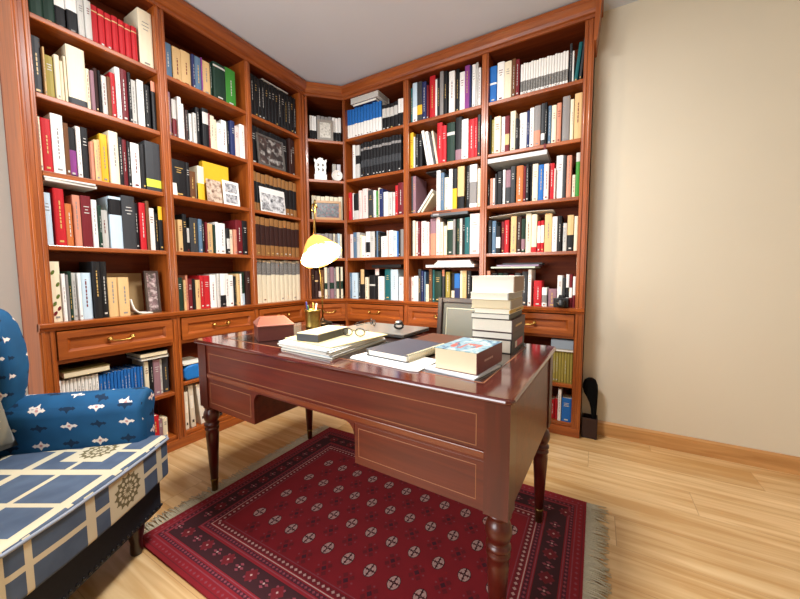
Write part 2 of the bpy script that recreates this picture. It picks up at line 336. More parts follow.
ROWS = [
("L1",0,2.242,"5656 439 171 G-S.8:1,6120 433 185 G-S.8:1,6562 379 191 w-k.0:.55,6951 396 195 w-k.0:.55,7356 232 189 S,7600 253 189 S,7865 283 188 r-t.83:.86*,8157 277 188 r-t.83:.86*,8443 277 188 r-t.83:.86*,8729 277 188 r-t.83:.86*,9016 277 188 r-t.83:.86*,9302 277 188 r-t.83:.86*,9588 277 188 r-t.83:.86*,9949 668 304 c"),
("L1",1,1.903,"5590 353 256 K,5952 67 216 t~,6028 300 191 Y,6343 167 204 c,6537 121 189 c,6685 97 217 c,6810 677 280 c-K.0:.13,7496 153 202 c,7658 133 197 M,7805 138 217 N,7952 102 211 k~,8078 215 194 S,8310 160 199 n,8494 217 232 r,8729 206 270 w,8944 314 274 R,9271 143 268 k,9423 237 241 S,9704 295 251 w,10038 127 238 k~,10177 200 247 k,10404 213 277 k-s.8:1"),
("L1",2,1.558,"5590 103 242 c,5705 328 242 r,6052 414 275 w,6476 166 245 n,6659 292 238 k-P.05:.55,6975 181 252 w,7165 280 256 k,7454 115 190 s~,7589 194 204 t,7794 97 214 t~,7916 318 250 y,8247 382 272 c,8638 193 253 k,8847 219 251 R,9075 150 248 k,9241 404 246 w,9663 185 249 k,9871 746 274 K-j.08:.24"),
("L1",3,1.219,"5590 273 244 l,5943 379 270 r,6331 237 204 o,6649 281 252 s,6944 387 255 R,7343 237 242 w,7589 127 215 G,7726 314 197 S,8077 527 273 l-k.65:.95,8616 597 287 K,9223 182 258 k,9425 290 262 r,9738 155 276 n,9912 285 241 w,10210 162 214 k~,10405 212 258 k-y.7:1"),
("L1",4,0.853,"5605 366 289 c-f0:1,5978 144 231 w,6134 89 226 m~,6241 142 243 G,6393 197 235 S,6597 114 235 w,6724 405 235 l,7160 328 293 k,7502 287 294 k,7796 428 211 t,8231 462 211 t"),
("L1",5,0.362,"5590 118 202 w*,5714 137 202 w*,5857 137 202 w*,6000 137 202 w*,6142 137 202 w*,6285 137 202 w*,6428 137 202 w*,6571 137 202 w*,6714 137 202 w*,6857 137 202 w*,7000 137 202 w*,7155 153 194 b*,7313 147 194 b*,7466 147 194 b*,7619 147 194 b*~,7772 147 194 b*~,7924 147 194 b*~,8077 147 194 b*~,8230 147 194 b*~,8382 147 194 b*~,8535 147 194 b*~,8688 147 194 b*~,8841 147 194 b*~,8993 147 194 b*~,9223 236 217 c,9483 153 220 k~,9658 359 214 M,10041 149 212 S~,10215 317 211 K"),
("L1",6,0.085,"9364 389 158 r,9769 217 120 M~,10013 257 123 c~"),
("L2",0,2.242,"11235 426 203 i,11721 486 204 t,12215 550 209 t,12775 162 207 B~,12948 392 208 i,13354 85 217 P~,13449 512 211 t,13975 154 222 G~,14142 848 236 G-S.88:.93,15026 760 247 g"),
("L2",1,1.903,"11160 234 256 M,11404 65 239 N~,11480 244 225 S-R.0:.5,11751 208 247 w,11968 117 213 w~,12093 117 204 m~,12223 136 191 N~,12369 130 197 k~,12520 162 184 w~,12699 218 193 S~,12944 253 239 k,13244 381 242 k-S.6:.9,13637 103 221 R~,13765 305 218 c,14085 235 209 c~,14335 301 195 w,14661 372 225 w,15052 143 228 k~,15216 313 237 B,15553 350 216 p,15937 350 239 w"),
("L2",2,1.558,"11340 857 222 k,12208 222 222 k,12457 394 180 n,12873 415 219 c-y.0:.5"),
("L2",3,1.219,"11169 212 195 t~,11397 266 194 t,11703 258 233 k,11970 215 151 S-k.0:.4~,12218 494 219 K,12729 218 216 i~,12963 181 207 k~,13161 127 201 R~,13306 413 196 t,13737 116 192 G~,13877 195 211 w~,14090 466 207 w,14570 243 177 k-S.2:.6~,14832 257 171 c~,15111 224 174 s~,15372 494 245 R,15897 390 247 k"),
("L2",4,0.853,"11160 333 206 G,11543 149 190 t~,11717 137 218 s~,11866 266 198 R,12151 150 197 k~,12324 285 189 t,12635 260 217 r,12914 406 217 r,13358 412 222 w,13792 197 229 S~,14009 380 229 w-k.0:.35,14410 252 229 w~,14682 352 220 w,15054 121 210 k~,15201 239 228 t~,15452 134 228 w~,15611 286 237 G-l.0:.35~,15922 365 247 N"),
("L3",0,2.242,"16961 309 299 k*,17278 304 299 k*,17590 304 299 k*,17902 304 299 k*,18214 304 299 k*,18526 304 299 k*,18838 304 299 k*,19150 304 299 k*,19462 304 299 k*~,19775 304 299 k*~,20087 304 299 k*~,20399 304 299 k*~,20711 304 299 k*~,21023 304 299 k*~"),
("L3",1,1.903,"16970 577 283 k*,17555 571 283 k*,18135 571 283 k*,18714 571 283 k*,19294 571 283 k*,19873 571 283 k*,20570 374 299 N,20970 357 303 N~"),
("L3",2,1.558,"16972 393 293 k-a.76:1-a.0:.22*,17374 387 293 k-a.76:1-a.0:.22*,17770 387 293 k-a.76:1-a.0:.22*,18167 387 293 k-a.76:1-a.0:.22*,18563 387 293 k-a.76:1-a.0:.22*,18959 387 293 k-a.76:1-a.0:.22*,19355 387 293 k-a.76:1-a.0:.22*,19751 387 293 k-a.76:1-a.0:.22*,20147 387 293 k-a.76:1-a.0:.22*,20544 387 293 k-a.76:1-a.0:.22*,20940 387 293 k-a.76:1-a.0:.22*"),
("L3",3,1.219,"16977 432 297 N-a.80:1-a.0:.28*,17418 426 297 N-a.80:1-a.0:.28*,17854 426 297 N-a.80:1-a.0:.28*,18289 426 297 N-a.80:1-a.0:.28*,18724 426 297 N-a.80:1-a.0:.28*,19160 426 297 N-a.80:1-a.0:.28*,19595 426 297 N-a.80:1-a.0:.28*,20030 426 297 N-a.80:1-a.0:.28*,20465 426 297 N-a.80:1-a.0:.28*,20901 426 297 N-a.80:1-a.0:.28*"),
("L3",4,0.853,"16973 433 335 c-q.66:.95*,17414 427 335 c-q.66:.95*,17850 427 335 c-q.66:.95*,18286 427 335 c-q.66:.95*,18721 427 335 c-q.66:.95*,19157 427 335 c-q.66:.95*,19593 427 335 c-q.66:.95*,20028 427 335 c-q.66:.95*,20464 427 335 c-q.66:.95*,20900 427 335 c-q.66:.95*"),
("C1",0,2.242,"386 199 214 w-k.0:.42*~,591 193 214 w-k.0:.42*~,789 193 214 w-k.0:.42*~,1024 324 219 m-k.0:.4*~,1355 318 219 m-k.0:.4*~,1679 318 219 m-k.0:.4*~,2004 318 219 m-k.0:.4*~,2339 264 218 w-k.0:.42*~,2609 258 218 w-k.0:.42*~,2873 258 218 w-k.0:.42*~"),
("C1",2,1.558,"426 393 224 c*~,828 387 224 c*~,1224 387 224 c*~,1621 387 224 c*~,2017 387 224 c*~,2413 387 224 c*~,2810 387 224 c*~"),
("C1",3,1.219,"450 353 223 m*~,810 347 223 m*~,1163 347 223 m*~,1517 347 223 m*~,1870 347 223 m*~,2263 153 223 c~,2433 189 219 m~,2641 208 224 l~,2867 163 220 c~"),
("C1",4,0.853,"240 263 268 N~,546 282 255 N-t.6:.66~,847 248 264 N-p.05:.25~,1113 232 259 n~,1400 233 282 c-G.3:.5~,1650 198 277 m~,1867 379 287 M-G.3:.5,2263 181 277 m~,2463 237 287 c-G.3:.55~,2718 119 282 k~,2855 192 287 c-G.3:.55~"),
("RA",0,2.262,"-19600 163 254 w-b.48:1*~,-19431 307 254 w-b.48:1*~,-19118 307 254 w-b.48:1*~,-18806 307 254 w-b.48:1*~,-18493 307 254 w-b.48:1*~,-18181 307 254 w-b.48:1*~,-17868 307 254 w-b.48:1*~,-17555 307 254 w-b.48:1*~,-17243 307 254 w-b.48:1*~,-16930 307 254 w-b.48:1*~,-16618 307 254 w-b.48:1*~,-16305 307 254 w-b.48:1*~,-15939 378 208 k-S.5:.85*~,-15555 372 208 k-S.5:.85*~,-15177 372 208 k-S.5:.85*~,-14799 372 208 k-S.5:.85*~,-14401 259 222 k-w.5:1*~,-14136 253 222 k-w.5:1*~"),
("RA",1,1.912,"-19177 275 299 w~,-18844 407 291 S-k.45:.7,-18224 315 298 k-m.78:.85-K.3:.5*~,-17903 309 298 k-m.78:.85-K.3:.5*~,-17587 309 298 k-m.78:.85-K.3:.5*~,-17272 309 298 k-m.78:.85-K.3:.5*~,-16957 309 298 k-m.78:.85-K.3:.5*~,-16642 309 298 k-m.78:.85-K.3:.5*~,-16326 309 298 k-m.78:.85-K.3:.5*~,-16011 309 298 k-m.78:.85-K.3:.5*~,-15696 309 298 k-m.78:.85-K.3:.5*~,-15380 309 298 k-m.78:.85-K.3:.5*~,-15065 309 298 k-m.78:.85-K.3:.5*~,-14750 309 298 k-m.78:.85-K.3:.5*,-14434 309 298 k-m.78:.85-K.3:.5*"),
("RA",2,1.558,"-19600 326 244 r~,-19225 187 236 w~,-19019 553 227 k-S.0:.35,-18435 306 248 p~,-18108 546 261 p,-17544 536 243 K,-16981 255 235 w~,-16708 199 228 g~,-16490 206 251 c~,-16266 364 236 B~,-15886 438 206 w~,-15431 371 200 S~,-15001 204 196 p~,-14735 270 246 r~,-14440 523 261 R"),
("RA",3,1.219,"-19591 330 216 p~,-19239 425 229 i~,-18785 322 226 S~,-18407 270 201 c~,-18119 315 188 w~,-17782 452 227 w-k.2:.6~,-17311 491 224 S~,-16802 210 225 k~,-16574 163 224 i~,-16393 207 215 k~,-16160 596 176 w,-15545 158 221 p~,-15369 373 223 w~,-14979 326 213 l~,-14637 195 211 b~,-14424 194 217 k~,-14214 284 223 m~"),
("RA",4,0.853,"-19600 60 236 m~,-19534 207 228 i~,-19306 627 232 l,-18659 226 236 k~,-18412 378 263 k-t.5:1~,-17875 353 193 c~,-17502 619 212 k-S.55:.62,-16842 396 265 k-p.8:1~,-16423 588 201 w,-15795 567 264 e,-15202 710 260 l,-14358 414 197 w~"),
("RB",0,2.262,"-13260 162 274 e~,-13080 395 304 l-w.0:.4,-12667 433 300 K-y.18:.42,-12215 338 289 B,-11859 167 259 R~,-11649 469 321 r,-11163 154 285 w~,-10974 238 283 k~,-10704 286 319 m,-10401 282 314 k,-9987 440 300 w,-9508 249 311 k,-9218 396 282 w,-8794 373 310 P,-8404 131 295 B~,-8244 259 302 w,-7970 166 309 S~,-7786 180 269 w~"),
("RB",1,1.912,"-13260 269 280 y~,-12972 111 244 w~,-12842 249 264 k~,-12575 292 262 k~,-12012 215 277 w -11~,-11780 230 274 w -11~,-11356 105 263 k -10~,-11234 157 262 c -10~,-11009 428 313 r,-10546 363 277 r,-10134 611 288 G-S.68:.76,-9509 516 320 k-M.02:.27,-8967 490 286 w,-8462 450 279 r,-7997 229 275 r,-7746 189 291 K~"),
("RB",2,1.558,"-13260 172 300 K~,-13041 262 295 M~,-10992 321 308 w,-10654 291 288 i,-10336 347 249 c,-9974 284 305 w,-9674 363 300 k-y.0:.52,-9271 517 311 t-k.0:.3,-8627 269 310 k,-8310 537 307 w-m.1:.6,-7741 214 275 c~"),
("RB",3,1.219,"-13260 149 279 k~,-13092 237 285 c~,-12817 244 275 p~,-12554 214 273 R~,-12303 423 274 p,-11853 290 263 p~,-11528 464 288 s-M.6:1,-10993 316 292 p,-10642 251 254 c~,-10373 257 224 c~,-10074 489 268 G-c.72:.95,-9568 200 265 m~,-9327 239 270 G~,-9072 196 269 S~,-8860 210 274 k~,-8634 376 272 e,-8236 719 293 p"),
("RB",4,0.853,"-13260 269 196 p~,-12962 419 204 w~,-12525 235 259 K~,-12271 186 246 B~,-12066 148 238 i~,-11899 257 138 c~,-11606 281 262 n~,-11289 171 254 e~,-11100 585 241 G,-10490 201 253 K-s.8:1~,-10141 352 237 Y,-9755 288 228 k-c.1:.4~,-9442 442 224 B-b.5:1,-8984 189 244 c~,-8778 318 244 t,-8412 305 243 k,-8064 278 197 k~"),
("RC",0,2.262,"-6940 470 243 b-w.5:.55,-6435 468 259 w,-5930 459 244 c,-5455 253 251 n,-5184 241 238 R,-4886 160 206 w-q.13:.46*~,-4720 154 206 w-q.13:.46*~,-4561 154 206 w-q.13:.46*~,-4401 154 206 w-q.13:.46*~,-4241 154 206 w-q.13:.46*~,-4081 154 206 w-q.13:.46*~,-3921 154 206 w-q.13:.46*~,-3762 154 206 w-q.13:.46*~,-3602 154 206 w-q.13:.46*~,-3442 154 206 w-q.13:.46*~,-3282 154 206 w-q.13:.46*~,-3122 154 206 w-q.13:.46*~,-2962 154 206 w-q.13:.46*~,-2803 154 206 w-q.13:.46*~,-2643 154 206 w-q.13:.46*~,-2483 154 206 w-q.13:.46*~,-2323 154 206 w-q.13:.46*~,-2163 154 206 w-q.13:.46*~,-1953 132 244 K~,-1800 100 199 w~,-1570 197 237 e 6,-1299 135 243 K 5~"),
("RC",1,1.912,"-6940 122 273 k~,-6794 181 244 Y~,-6592 454 251 c,-6116 250 247 w,-5844 303 240 R-t.2:.5,-5505 344 268 c,-5135 213 207 k~,-4905 458 244 w,-4410 172 245 B~,-4220 256 257 w,-3945 389 262 m-s.0:.4,-3539 240 271 K-w.15:.3,-3279 122 266 k~,-3128 211 248 i,-2881 274 242 c,-2582 254 250 s,-2268 423 284 m,-1816 199 257 c,-1572 409 279 t"),
("RC",2,1.558,"-6940 90 184 k~,-6818 182 191 s~,-6614 152 189 p~,-6442 122 215 K~,-6300 330 230 k,-5941 166 240 w~,-5753 322 236 M-K.0:.5,-5403 308 254 K,-5019 437 251 o,-4561 165 242 R~,-4377 199 247 k~,-4157 136 244 k~,-3993 350 249 c,-3589 318 234 b,-3243 289 233 p,-2936 285 237 r,-2626 95 194 p~,-2523 381 277 w,-2122 187 267 K,-1909 279 265 s,-1585 191 143 c~,-1385 222 275 S-g.0:.8"),
("RC",3,1.219,"-6885 243 238 k~,-6619 270 231 i,-6314 295 190 k-w.2:.6~,-5991 215 222 R~,-5745 297 229 r,-5318 374 253 t,-4923 296 250 N,-4595 238 229 G-M.1:.4,-4322 349 263 c,-3952 335 255 c-r.0:.14,-3591 203 207 r-w.3:.85~,-3369 201 210 r-w.3:.85~,-3129 439 252 t,-2642 292 226 w,-2332 256 228 k,-2018 236 181 S~,-1763 358 231 k-t.45:1,-1361 198 220 c"),
("RC",4,0.853,"-6940 250 242 s-w.3:.7~,-6587 389 226 k,-6147 334 226 G,-5762 329 226 k,-5382 324 216 R,-4964 363 226 K,-4509 356 235 K,-4098 218 249 w,-3700 507 174 r,-3167 311 128 w-m.2:.6~,-2818 530 120 M,-2240 290 209 w,-1921 166 193 K~,-1731 188 216 w-k.3:.6~,-1524 179 216 R-w.3:.6~,-1317 154 202 w-R.0:.4~"),
("RC",5,0.345,"-2704 171 215 Y*~,-2527 165 215 Y*~,-2356 165 215 Y*~,-2186 165 215 Y*~,-2015 165 215 Y*~,-1844 165 215 Y*~,-1673 165 215 Y*~,-1503 165 215 Y*~,-1332 165 215 Y*~"),
("RC",6,0.085,"-2869 402 127 R~,-2429 236 133 r~,-2168 178 144 r~,-1975 198 217 w~,-1742 579 160 b"),
]
BAY = dict(L1='bay above the armchair', L2="left bookcase's middle bay", L3="left bookcase bay nearest the corner", C1='corner bay',
           RA='first bay right of the corner', RB='second bay right of the corner', RC='rightmost bay')
SHN = ['top shelf', 'second shelf down', 'third shelf down', 'fourth shelf down', 'shelf on the drawers', 'shelf under the drawer', 'bottom shelf']
ORD = 'first second third fourth fifth sixth seventh eighth ninth tenth eleventh twelfth thirteenth fourteenth fifteenth sixteenth seventeenth eighteenth'.split()
rest = G(); sd = 0
for bay, k, z, txt in ROWS:
    items = []
    for q in txt.split(','):
        small = q.endswith('~'); q = q.rstrip('~'); setv = q.endswith('*'); q = q.rstrip('*'); f_ = q.split()
        items.append((int(f_[0]) / 1e4, int(f_[1]) / 1e4, int(f_[2]) / 1e3, f_[3], float(f_[4]) if len(f_) > 4 else 0, setv, small))
    def phr(it):
        c = it[3].split('-'); s_ = PAL[c[0]][1]
        if len(c) > 1: s_ = s_ + ' and ' + PAL[c[1][0]][1]
        return s_
    def size(it):
        w_ = sorted(i[1] for i in items); h_ = sorted(i[2] for i in items)
        return 'thick' if it[1] > .04 else 'thin' if it[1] < .013 else 'tall' if it[2] > h_[-1] - .004 else 'low' if it[2] < h_[0] + .004 else ''
    names = [phr(i) for i in items]; sized = [(size(i) + ' ' + phr(i)).strip() for i in items]
    where = SHN[k] + ', ' + BAY[bay]
    base_d = .05 if (bay, k) in (('L2', 2), ('L3', 1), ('L3', 2), ('C1', 0), ('C1', 3), ('C1', 4)) else .1 if (bay, k) == ('C1', 2) else .03
    depth_max = .2 if bay[0] == 'R' else .165
    last = {}
    for n, (s0, w_, h, code, lean, setv, small) in enumerate(items):
        if setv: w_ *= .94; h *= 1 - .012 * ((n * 7) % 3)
        sd += 1; rr = random.Random(sd * 7 + 1)
        dd = base_d + (0 if setv else rr.uniform(-.012, .014)); dp = min(depth_max, h * .68)
        if bay[0] == 'C': dp = min(.12, dp)
        loc_, rz = place(bay[0], s0, dd, z + .0004)
        T = Matrix.Translation(loc_) @ Matrix.Rotation(rz, 4, 'Z')
        L_ = Matrix.Rotation(R(lean), 4, 'Y') if lean else Matrix()
        if lean: L_ = Matrix.Translation((-h * .5 * math.sin(R(lean)), 0, 0)) @ L_
        if lean > 0: L_ = Matrix.Translation((0, 0, w_ * math.sin(R(lean)))) @ L_
        if small:
            book_mesh(rest, w_, h, dp, code, T @ L_, sd); continue
        g = G(); book_mesh(g, w_, h, dp, code, None, sd)
        o = g.build('book'); o.matrix_world = T @ L_
        c = names[n]
        if names.count(c) == 1: lab = 'the only %s book on the %s' % (c, where)
        elif sized.count(sized[n]) == 1 and sized[n] != c: lab = 'the one %s book on the %s' % (sized[n], where)
        else:
            kk = names[:n].count(c); lab = '%s %s book from left, %s' % (ORD[kk], c, where)
        if len(lab.split()) > 16:
            mains = [PAL[i[3][0]][1] for i in items]; lab = '%s %s book from left, %s' % (ORD[mains[:n].count(mains[n])], mains[n], where)
        assert len(lab.split()) <= 16, lab
        tag(o, lab, 'book', 'books on the %s of the %s' % (SHN[k], BAY[bay]))
o = rest.build('books'); tag(o, 'the many smaller books packed between the others along all the shelves', 'books', None, 'stuff')
# ---------------------------------------------------------------- rug
rug_red = plain('rug_red', '#7d0515', .95, .15, 14); rug_dark = plain('rug_dark', '#42071a', .95, .2, 40); rug_mid = plain('rug_mid_red', '#640714', .95, .2, 30)
rug_pale = plain('rug_pale', '#b08a84', .95, .25, 90); rug_rose = plain('rug_rose', '#7f3540', .95, .25, 90); fringe_m = plain('rug_fringe', '#b3a78d', .95, .15, 60)
rug_blk = plain('rug_black', '#33060f', .95)
RX0, RX1, RY0, RY1 = -1.585, 0.0, .585, 1.742
g = G(); g.box(RX0, RX1, RY0, RY1, 0.0005, .009, rug_red)
def rq(x0, x1, y0, y1, m, lay=0): z = .0094 + lay * .0002; g.quad([(x0, y0, z), (x1, y0, z), (x1, y1, z), (x0, y1, z)], m)
def poly(cx, cy, pts, m, lay=1, sx=1, sy=1): z = .0094 + lay * .0002; g.quad([(cx + x * sx, cy + y * sy, z) for x, y in pts], m)
def ring(x0, x1, y0, y1, t, m, lay=0):
    rq(x0, x1, y0, y0 + t, m, lay); rq(x0, x1, y1 - t, y1, m, lay); rq(x0, x0 + t, y0 + t, y1 - t, m, lay); rq(x1 - t, x1, y0 + t, y1 - t, m, lay)
OCT = [(math.cos(2 * math.pi * k / 12), math.sin(2 * math.pi * k / 12)) for k in range(12)]
FX0, FX1, FY0, FY1 = -1.352, -.235, .835, 1.520
rings = [(.012, .004, rug_mid), (.040, .004, rug_rose), (.052, .014, rug_dark), (.070, .004, rug_rose), (.078, .078, rug_blk), (.160, .004, rug_rose), (.168, .016, rug_dark), (.188, .004, rug_pale), (.196, .022, rug_mid), (.222, .004, rug_rose)]
for off, t, mm in rings:
    ox = off * (abs(FX0 - RX0) / .235); oy = off * (abs(FY0 - RY0) / .235)
    ring(RX0 + ox, RX1 - ox, RY0 + oy, RY1 - oy, t, mm)
def border_motif(cx, cy, s, kind, rot):
    if kind:
        poly(cx, cy, [(1, 0), (0, 1), (-1, 0), (0, -1)], rug_mid, 1, s, s); poly(cx, cy, [(1, 0), (0, 1), (-1, 0), (0, -1)], rug_pale, 2, s * .18, s * .18)
        for k in range(4):
            a = k * math.pi / 2 + math.pi / 4; poly(cx + math.cos(a) * s * .8, cy + math.sin(a) * s * .8, OCT, rug_rose, 1, s * .16, s * .16)
    else:
        for k in range(4):
            a = k * math.pi / 2; poly(cx + math.cos(a) * s * .45, cy + math.sin(a) * s * .45, [(1, 0), (0, .6), (-1, 0), (0, -.6)], rug_rose, 1, s * .33, s * .33)
        poly(cx, cy, OCT, rug_pale, 2, s * .14, s * .14)
bxm, bym = .117, .125
n = 22
for k in range(n):
    x = RX0 + .05 + (RX1 - RX0 - .1) * (k + .5) / n
    for y in (RY0 + bym, RY1 - bym): border_motif(x, y, .029, k % 2, 0)
n = 13
for k in range(n):
    y = RY0 + .2 + (RY1 - RY0 - .4) * (k + .5) / n
    for x in (RX0 + bxm, RX1 - bxm): border_motif(x, y, .029, k % 2, 0)
def ticks(off, step, s, m):
    ox = off * (abs(FX0 - RX0) / .235); oy = off * (abs(FY0 - RY0) / .235)
    x = RX0 + ox + .01
    while x < RX1 - ox:
        for y in (RY0 + oy, RY1 - oy): poly(x, y, [(1, 0), (0, 1), (-1, 0), (0, -1)], m, 1, s, s)
        x += step
    y = RY0 + oy + .01
    while y < RY1 - oy:
        for x in (RX0 + ox, RX1 - ox): poly(x, y, [(1, 0), (0, 1), (-1, 0), (0, -1)], m, 1, s, s)
        y += step
ticks(.026, .024, .006, rug_rose); ticks(.059, .018, .006, rug_rose); ticks(.176, .018, .006, rug_rose); ticks(.207, .022, .007, rug_pale)
def gul(cx, cy, pale):
    a, b = .021, .028
    if pale:
        poly(cx, cy, OCT, rug_blk, 0, a * 1.12, b * 1.1); poly(cx, cy, OCT, rug_pale, 1, a, b)
        poly(cx, cy, OCT, rug_mid, 2, a * .72, b * .74)
        for sx in (-1, 1):
            for sy in (-1, 1): poly(cx + sx * a * .36, cy + sy * b * .36, OCT, rug_pale, 3, a * .27, b * .27)
        g.quad([(cx - a, cy - .0022, .0102), (cx + a, cy - .0022, .0102), (cx + a, cy + .0022, .0102), (cx - a, cy + .0022, .0102)], rug_blk)
        g.quad([(cx - .0022, cy - b, .0104), (cx + .0022, cy - b, .0104), (cx + .0022, cy + b, .0104), (cx - .0022, cy + b, .0104)], rug_blk)
        poly(cx, cy, OCT, rug_pale, 5, a * .16, b * .13)
    else:
        for sx in (-1, 0, 1):
            for sy in (-1, 0, 1):
                if abs(sx) + abs(sy) != 1: poly(cx + sx * .014, cy + sy * .018, [(1, 0), (0, 1), (-1, 0), (0, -1)], rug_mid if sx else rug_dark, 1, .011, .012)
        for sx, sy in ((0, 1.5), (0, -1.5), (1.6, 0), (-1.6, 0)): poly(cx + sx * .016, cy + sy * .02, OCT, rug_rose, 1, .004, .004)
for j in range(5):
    for i in range(11):
        x, y = -1.278 + .1008 * i, .937 + .1515 * (j - 0)
        if y < FY1 - .03 and x < FX1 - .02: gul(x, y, True)
        if x + .05 < FX1 - .02 and y + .076 < FY1 - .02: gul(x + .0504, y + .0758, False)
    if j == 0:
        for i in range(11):
            if -1.2276 + .1008 * i < FX1 - .02: gul(-1.2276 + .1008 * i, .937 - .0758, False)
rug = g.build('rug'); tag(rug, 'deep red rug with rows of pale medallions under the desk', 'rug')
for sgn, x in ((-1, RX0), (1, RX1)):
    g = G(); rr = random.Random(3)
    y = RY0 + .003
    while y < RY1:
        l = rr.uniform(.055, .085); dy = rr.uniform(-.018, .018)
        pts = [(x - sgn * .004, y, .007), (x + sgn * l * .5, y + dy * .3, .006 + rr.uniform(0, .004)), (x + sgn * l, y + dy, .0035)]
        g.tube(pts, [.0034, .0032, .0014], fringe_m, 5); y += .0052
    o = g.build('fringe', rug); o['kind'] = 'stuff'; o['label'] = 'grey wool fringe along the rug end'
# ---------------------------------------------------------------- desk
DX0, DX1, DY0, DY1, DZ = -1.640, -.147, .850, 1.578, .761
desk = thing('writing_desk', 'glossy mahogany writing desk with turned legs standing on the red rug', 'desk', (-.89, 1.22, .0106), R(-2.2))
g = G(); g.prism([(DX0 + .02, DY0), (DX1 - .02, DY0), (DX1 - .006, DY0 + .006), (DX1, DY0 + .02), (DX1, DY1 - .02), (DX1 - .006, DY1 - .006), (DX1 - .02, DY1), (DX0 + .02, DY1), (DX0 + .006, DY1 - .006), (DX0, DY1 - .02), (DX0, DY0 + .02), (DX0 + .006, DY0 + .006)], .744, DZ, 'z', mtop)
top = g.build('tabletop', desk, .009, 3)
g = G(); g.box(DX0 + .115, DX1 - .115, DY0 + .105, DY1 - .105, DZ - .002, DZ + .0006, dark_leather)
for x0, x1, y0, y1 in ((DX0 + .105, DX1 - .105, DY0 + .095, DY0 + .099), (DX0 + .105, DX1 - .105, DY1 - .099, DY1 - .095), (DX0 + .105, DX0 + .109, DY0 + .095, DY1 - .095), (DX1 - .109, DX1 - .105, DY0 + .095, DY1 - .095)):
    g.box(x0, x1, y0, y1, DZ - .002, DZ + .0007, inlay)
o = g.build('leather_inset', top); o['label'] = 'dark leather writing surface with a gilt line'
PX0, PX1, PY0, PY1 = DX0 + .012, DX1 - .012, DY0 + .020, DY1 - .020; PW = .066
LEGP = [(.033, .4349), (.033, .428), (.024, .421), (.023, .415), (.030, .408), (.0345, .394), (.0355, .380), (.031, .362), (.024, .352), (.026, .349), (.033, .344), (.0335, .336), (.028, .331), (.026, .327), (.032, .322), (.032, .316), (.0275, .309), (.0295, .290), (.0165, .060)]
FERR = [(.0170, .062), (.0185, .056), (.0160, .050), (.0145, .001), (.012, 0)]
ferrule_m = plain('worn_brass', '#7a6238', .4, .2, 60, Metallic=1)
for x in (PX0, PX1 - PW):
    for y in (PY0, PY1 - PW):
        g = G(); g.box(x, x + PW, y, y + PW, .435, .744, mz)
        g.lathe(LEGP[::-1], x + PW / 2, y + PW / 2, mz, 24)
        o = g.build('leg', desk)
        f = G().lathe(FERR[::-1], x + PW / 2, y + PW / 2, ferrule_m, 16).build('ferrule', o); f['label'] = 'brass foot cap'
def line_rect(g, x0, x1, z0, z1, y, n=-1, t=.0024):
    for a in ((x0, x1, z0, z0 + t), (x0, x1, z1 - t, z1), (x0, x0 + t, z0, z1), (x1 - t, x1, z0, z1)):
        g.box(a[0], a[1], y, y + .0012 * -n, a[2], a[3], inlay)
FX, BX = PX0 + PW, PX1 - PW; yf, yb = PY0 + .006, PY1 - .006; KL, KR = -1.212, -.667
for nm, y, n in (('front_apron', yf, -1), ('back_apron', yb, 1)):
    y2 = y - n * .02; g = G(); r_ = .045
    arc1 = [(KL + .001 + r_ - r_ * math.cos(t), .575 - r_ + r_ * math.sin(t)) for t in [math.pi / 2 * k / 6 for k in range(7)]]
    arc2 = [(KR - .001 - r_ + r_ * math.cos(t), .575 - r_ + r_ * math.sin(t)) for t in [math.pi / 2 * k / 6 for k in range(6, -1, -1)]]
    prof = [(FX, .744), (FX, .575)] + [(KL + .001, .575)] + [(KL + .001, .53)] + arc1[1:] + arc2[:-1] + [(KR - .001, .53), (KR - .001, .575), (BX, .575), (BX, .744)]
    g.prism(prof, min(y, y2), max(y, y2), 'y', mx_)
    line_rect(g, FX + .018, BX - .022, .612, .700, y + n * .0009, n)
    o = g.build(nm, desk)
    G().box(FX, BX, min(y + n * .004, y), max(y + n * .004, y), .583, .603, mrail).build('moulding', o, .002)
for x0, x1 in ((FX, KL), (KR, BX)):
    g = G(); g.box(x0 + .0, x1, yf + .001, yb - .001, .436, .5745, mx_); line_rect(g, x0 + .016, x1 - .022, .462, .560, yf + .0001)
    o = g.build('pedestal', desk, .0015)
    d = G().box(x0 + .01, x1 - .01, yb - .001, yb + .012, .446, .566, mx_); line_rect(d, x0 + .03, x1 - .03, .462, .552, yb + .0121, 1); d = d.build('drawer', o)
    G().lathe([(.0, .026), (.010, .024), (.012, .016), (.006, .010), (.006, 0)][::-1], 0, 0, brass, 14, Matrix.Translation(((x0 + x1) / 2, yb + .012, .506)) @ Matrix.Rotation(R(-90), 4, 'X')).build('knob', d)
for x0, x1 in ((PX0 + .006, PX0 + .026), (PX1 - .026, PX1 - .006)):
    G().box(x0, x1, PY0 + PW, PY1 - PW, .436, .744, mx_).build('side_panel', desk)
for o in desk.children: o.location = (.89, -1.22, 0)
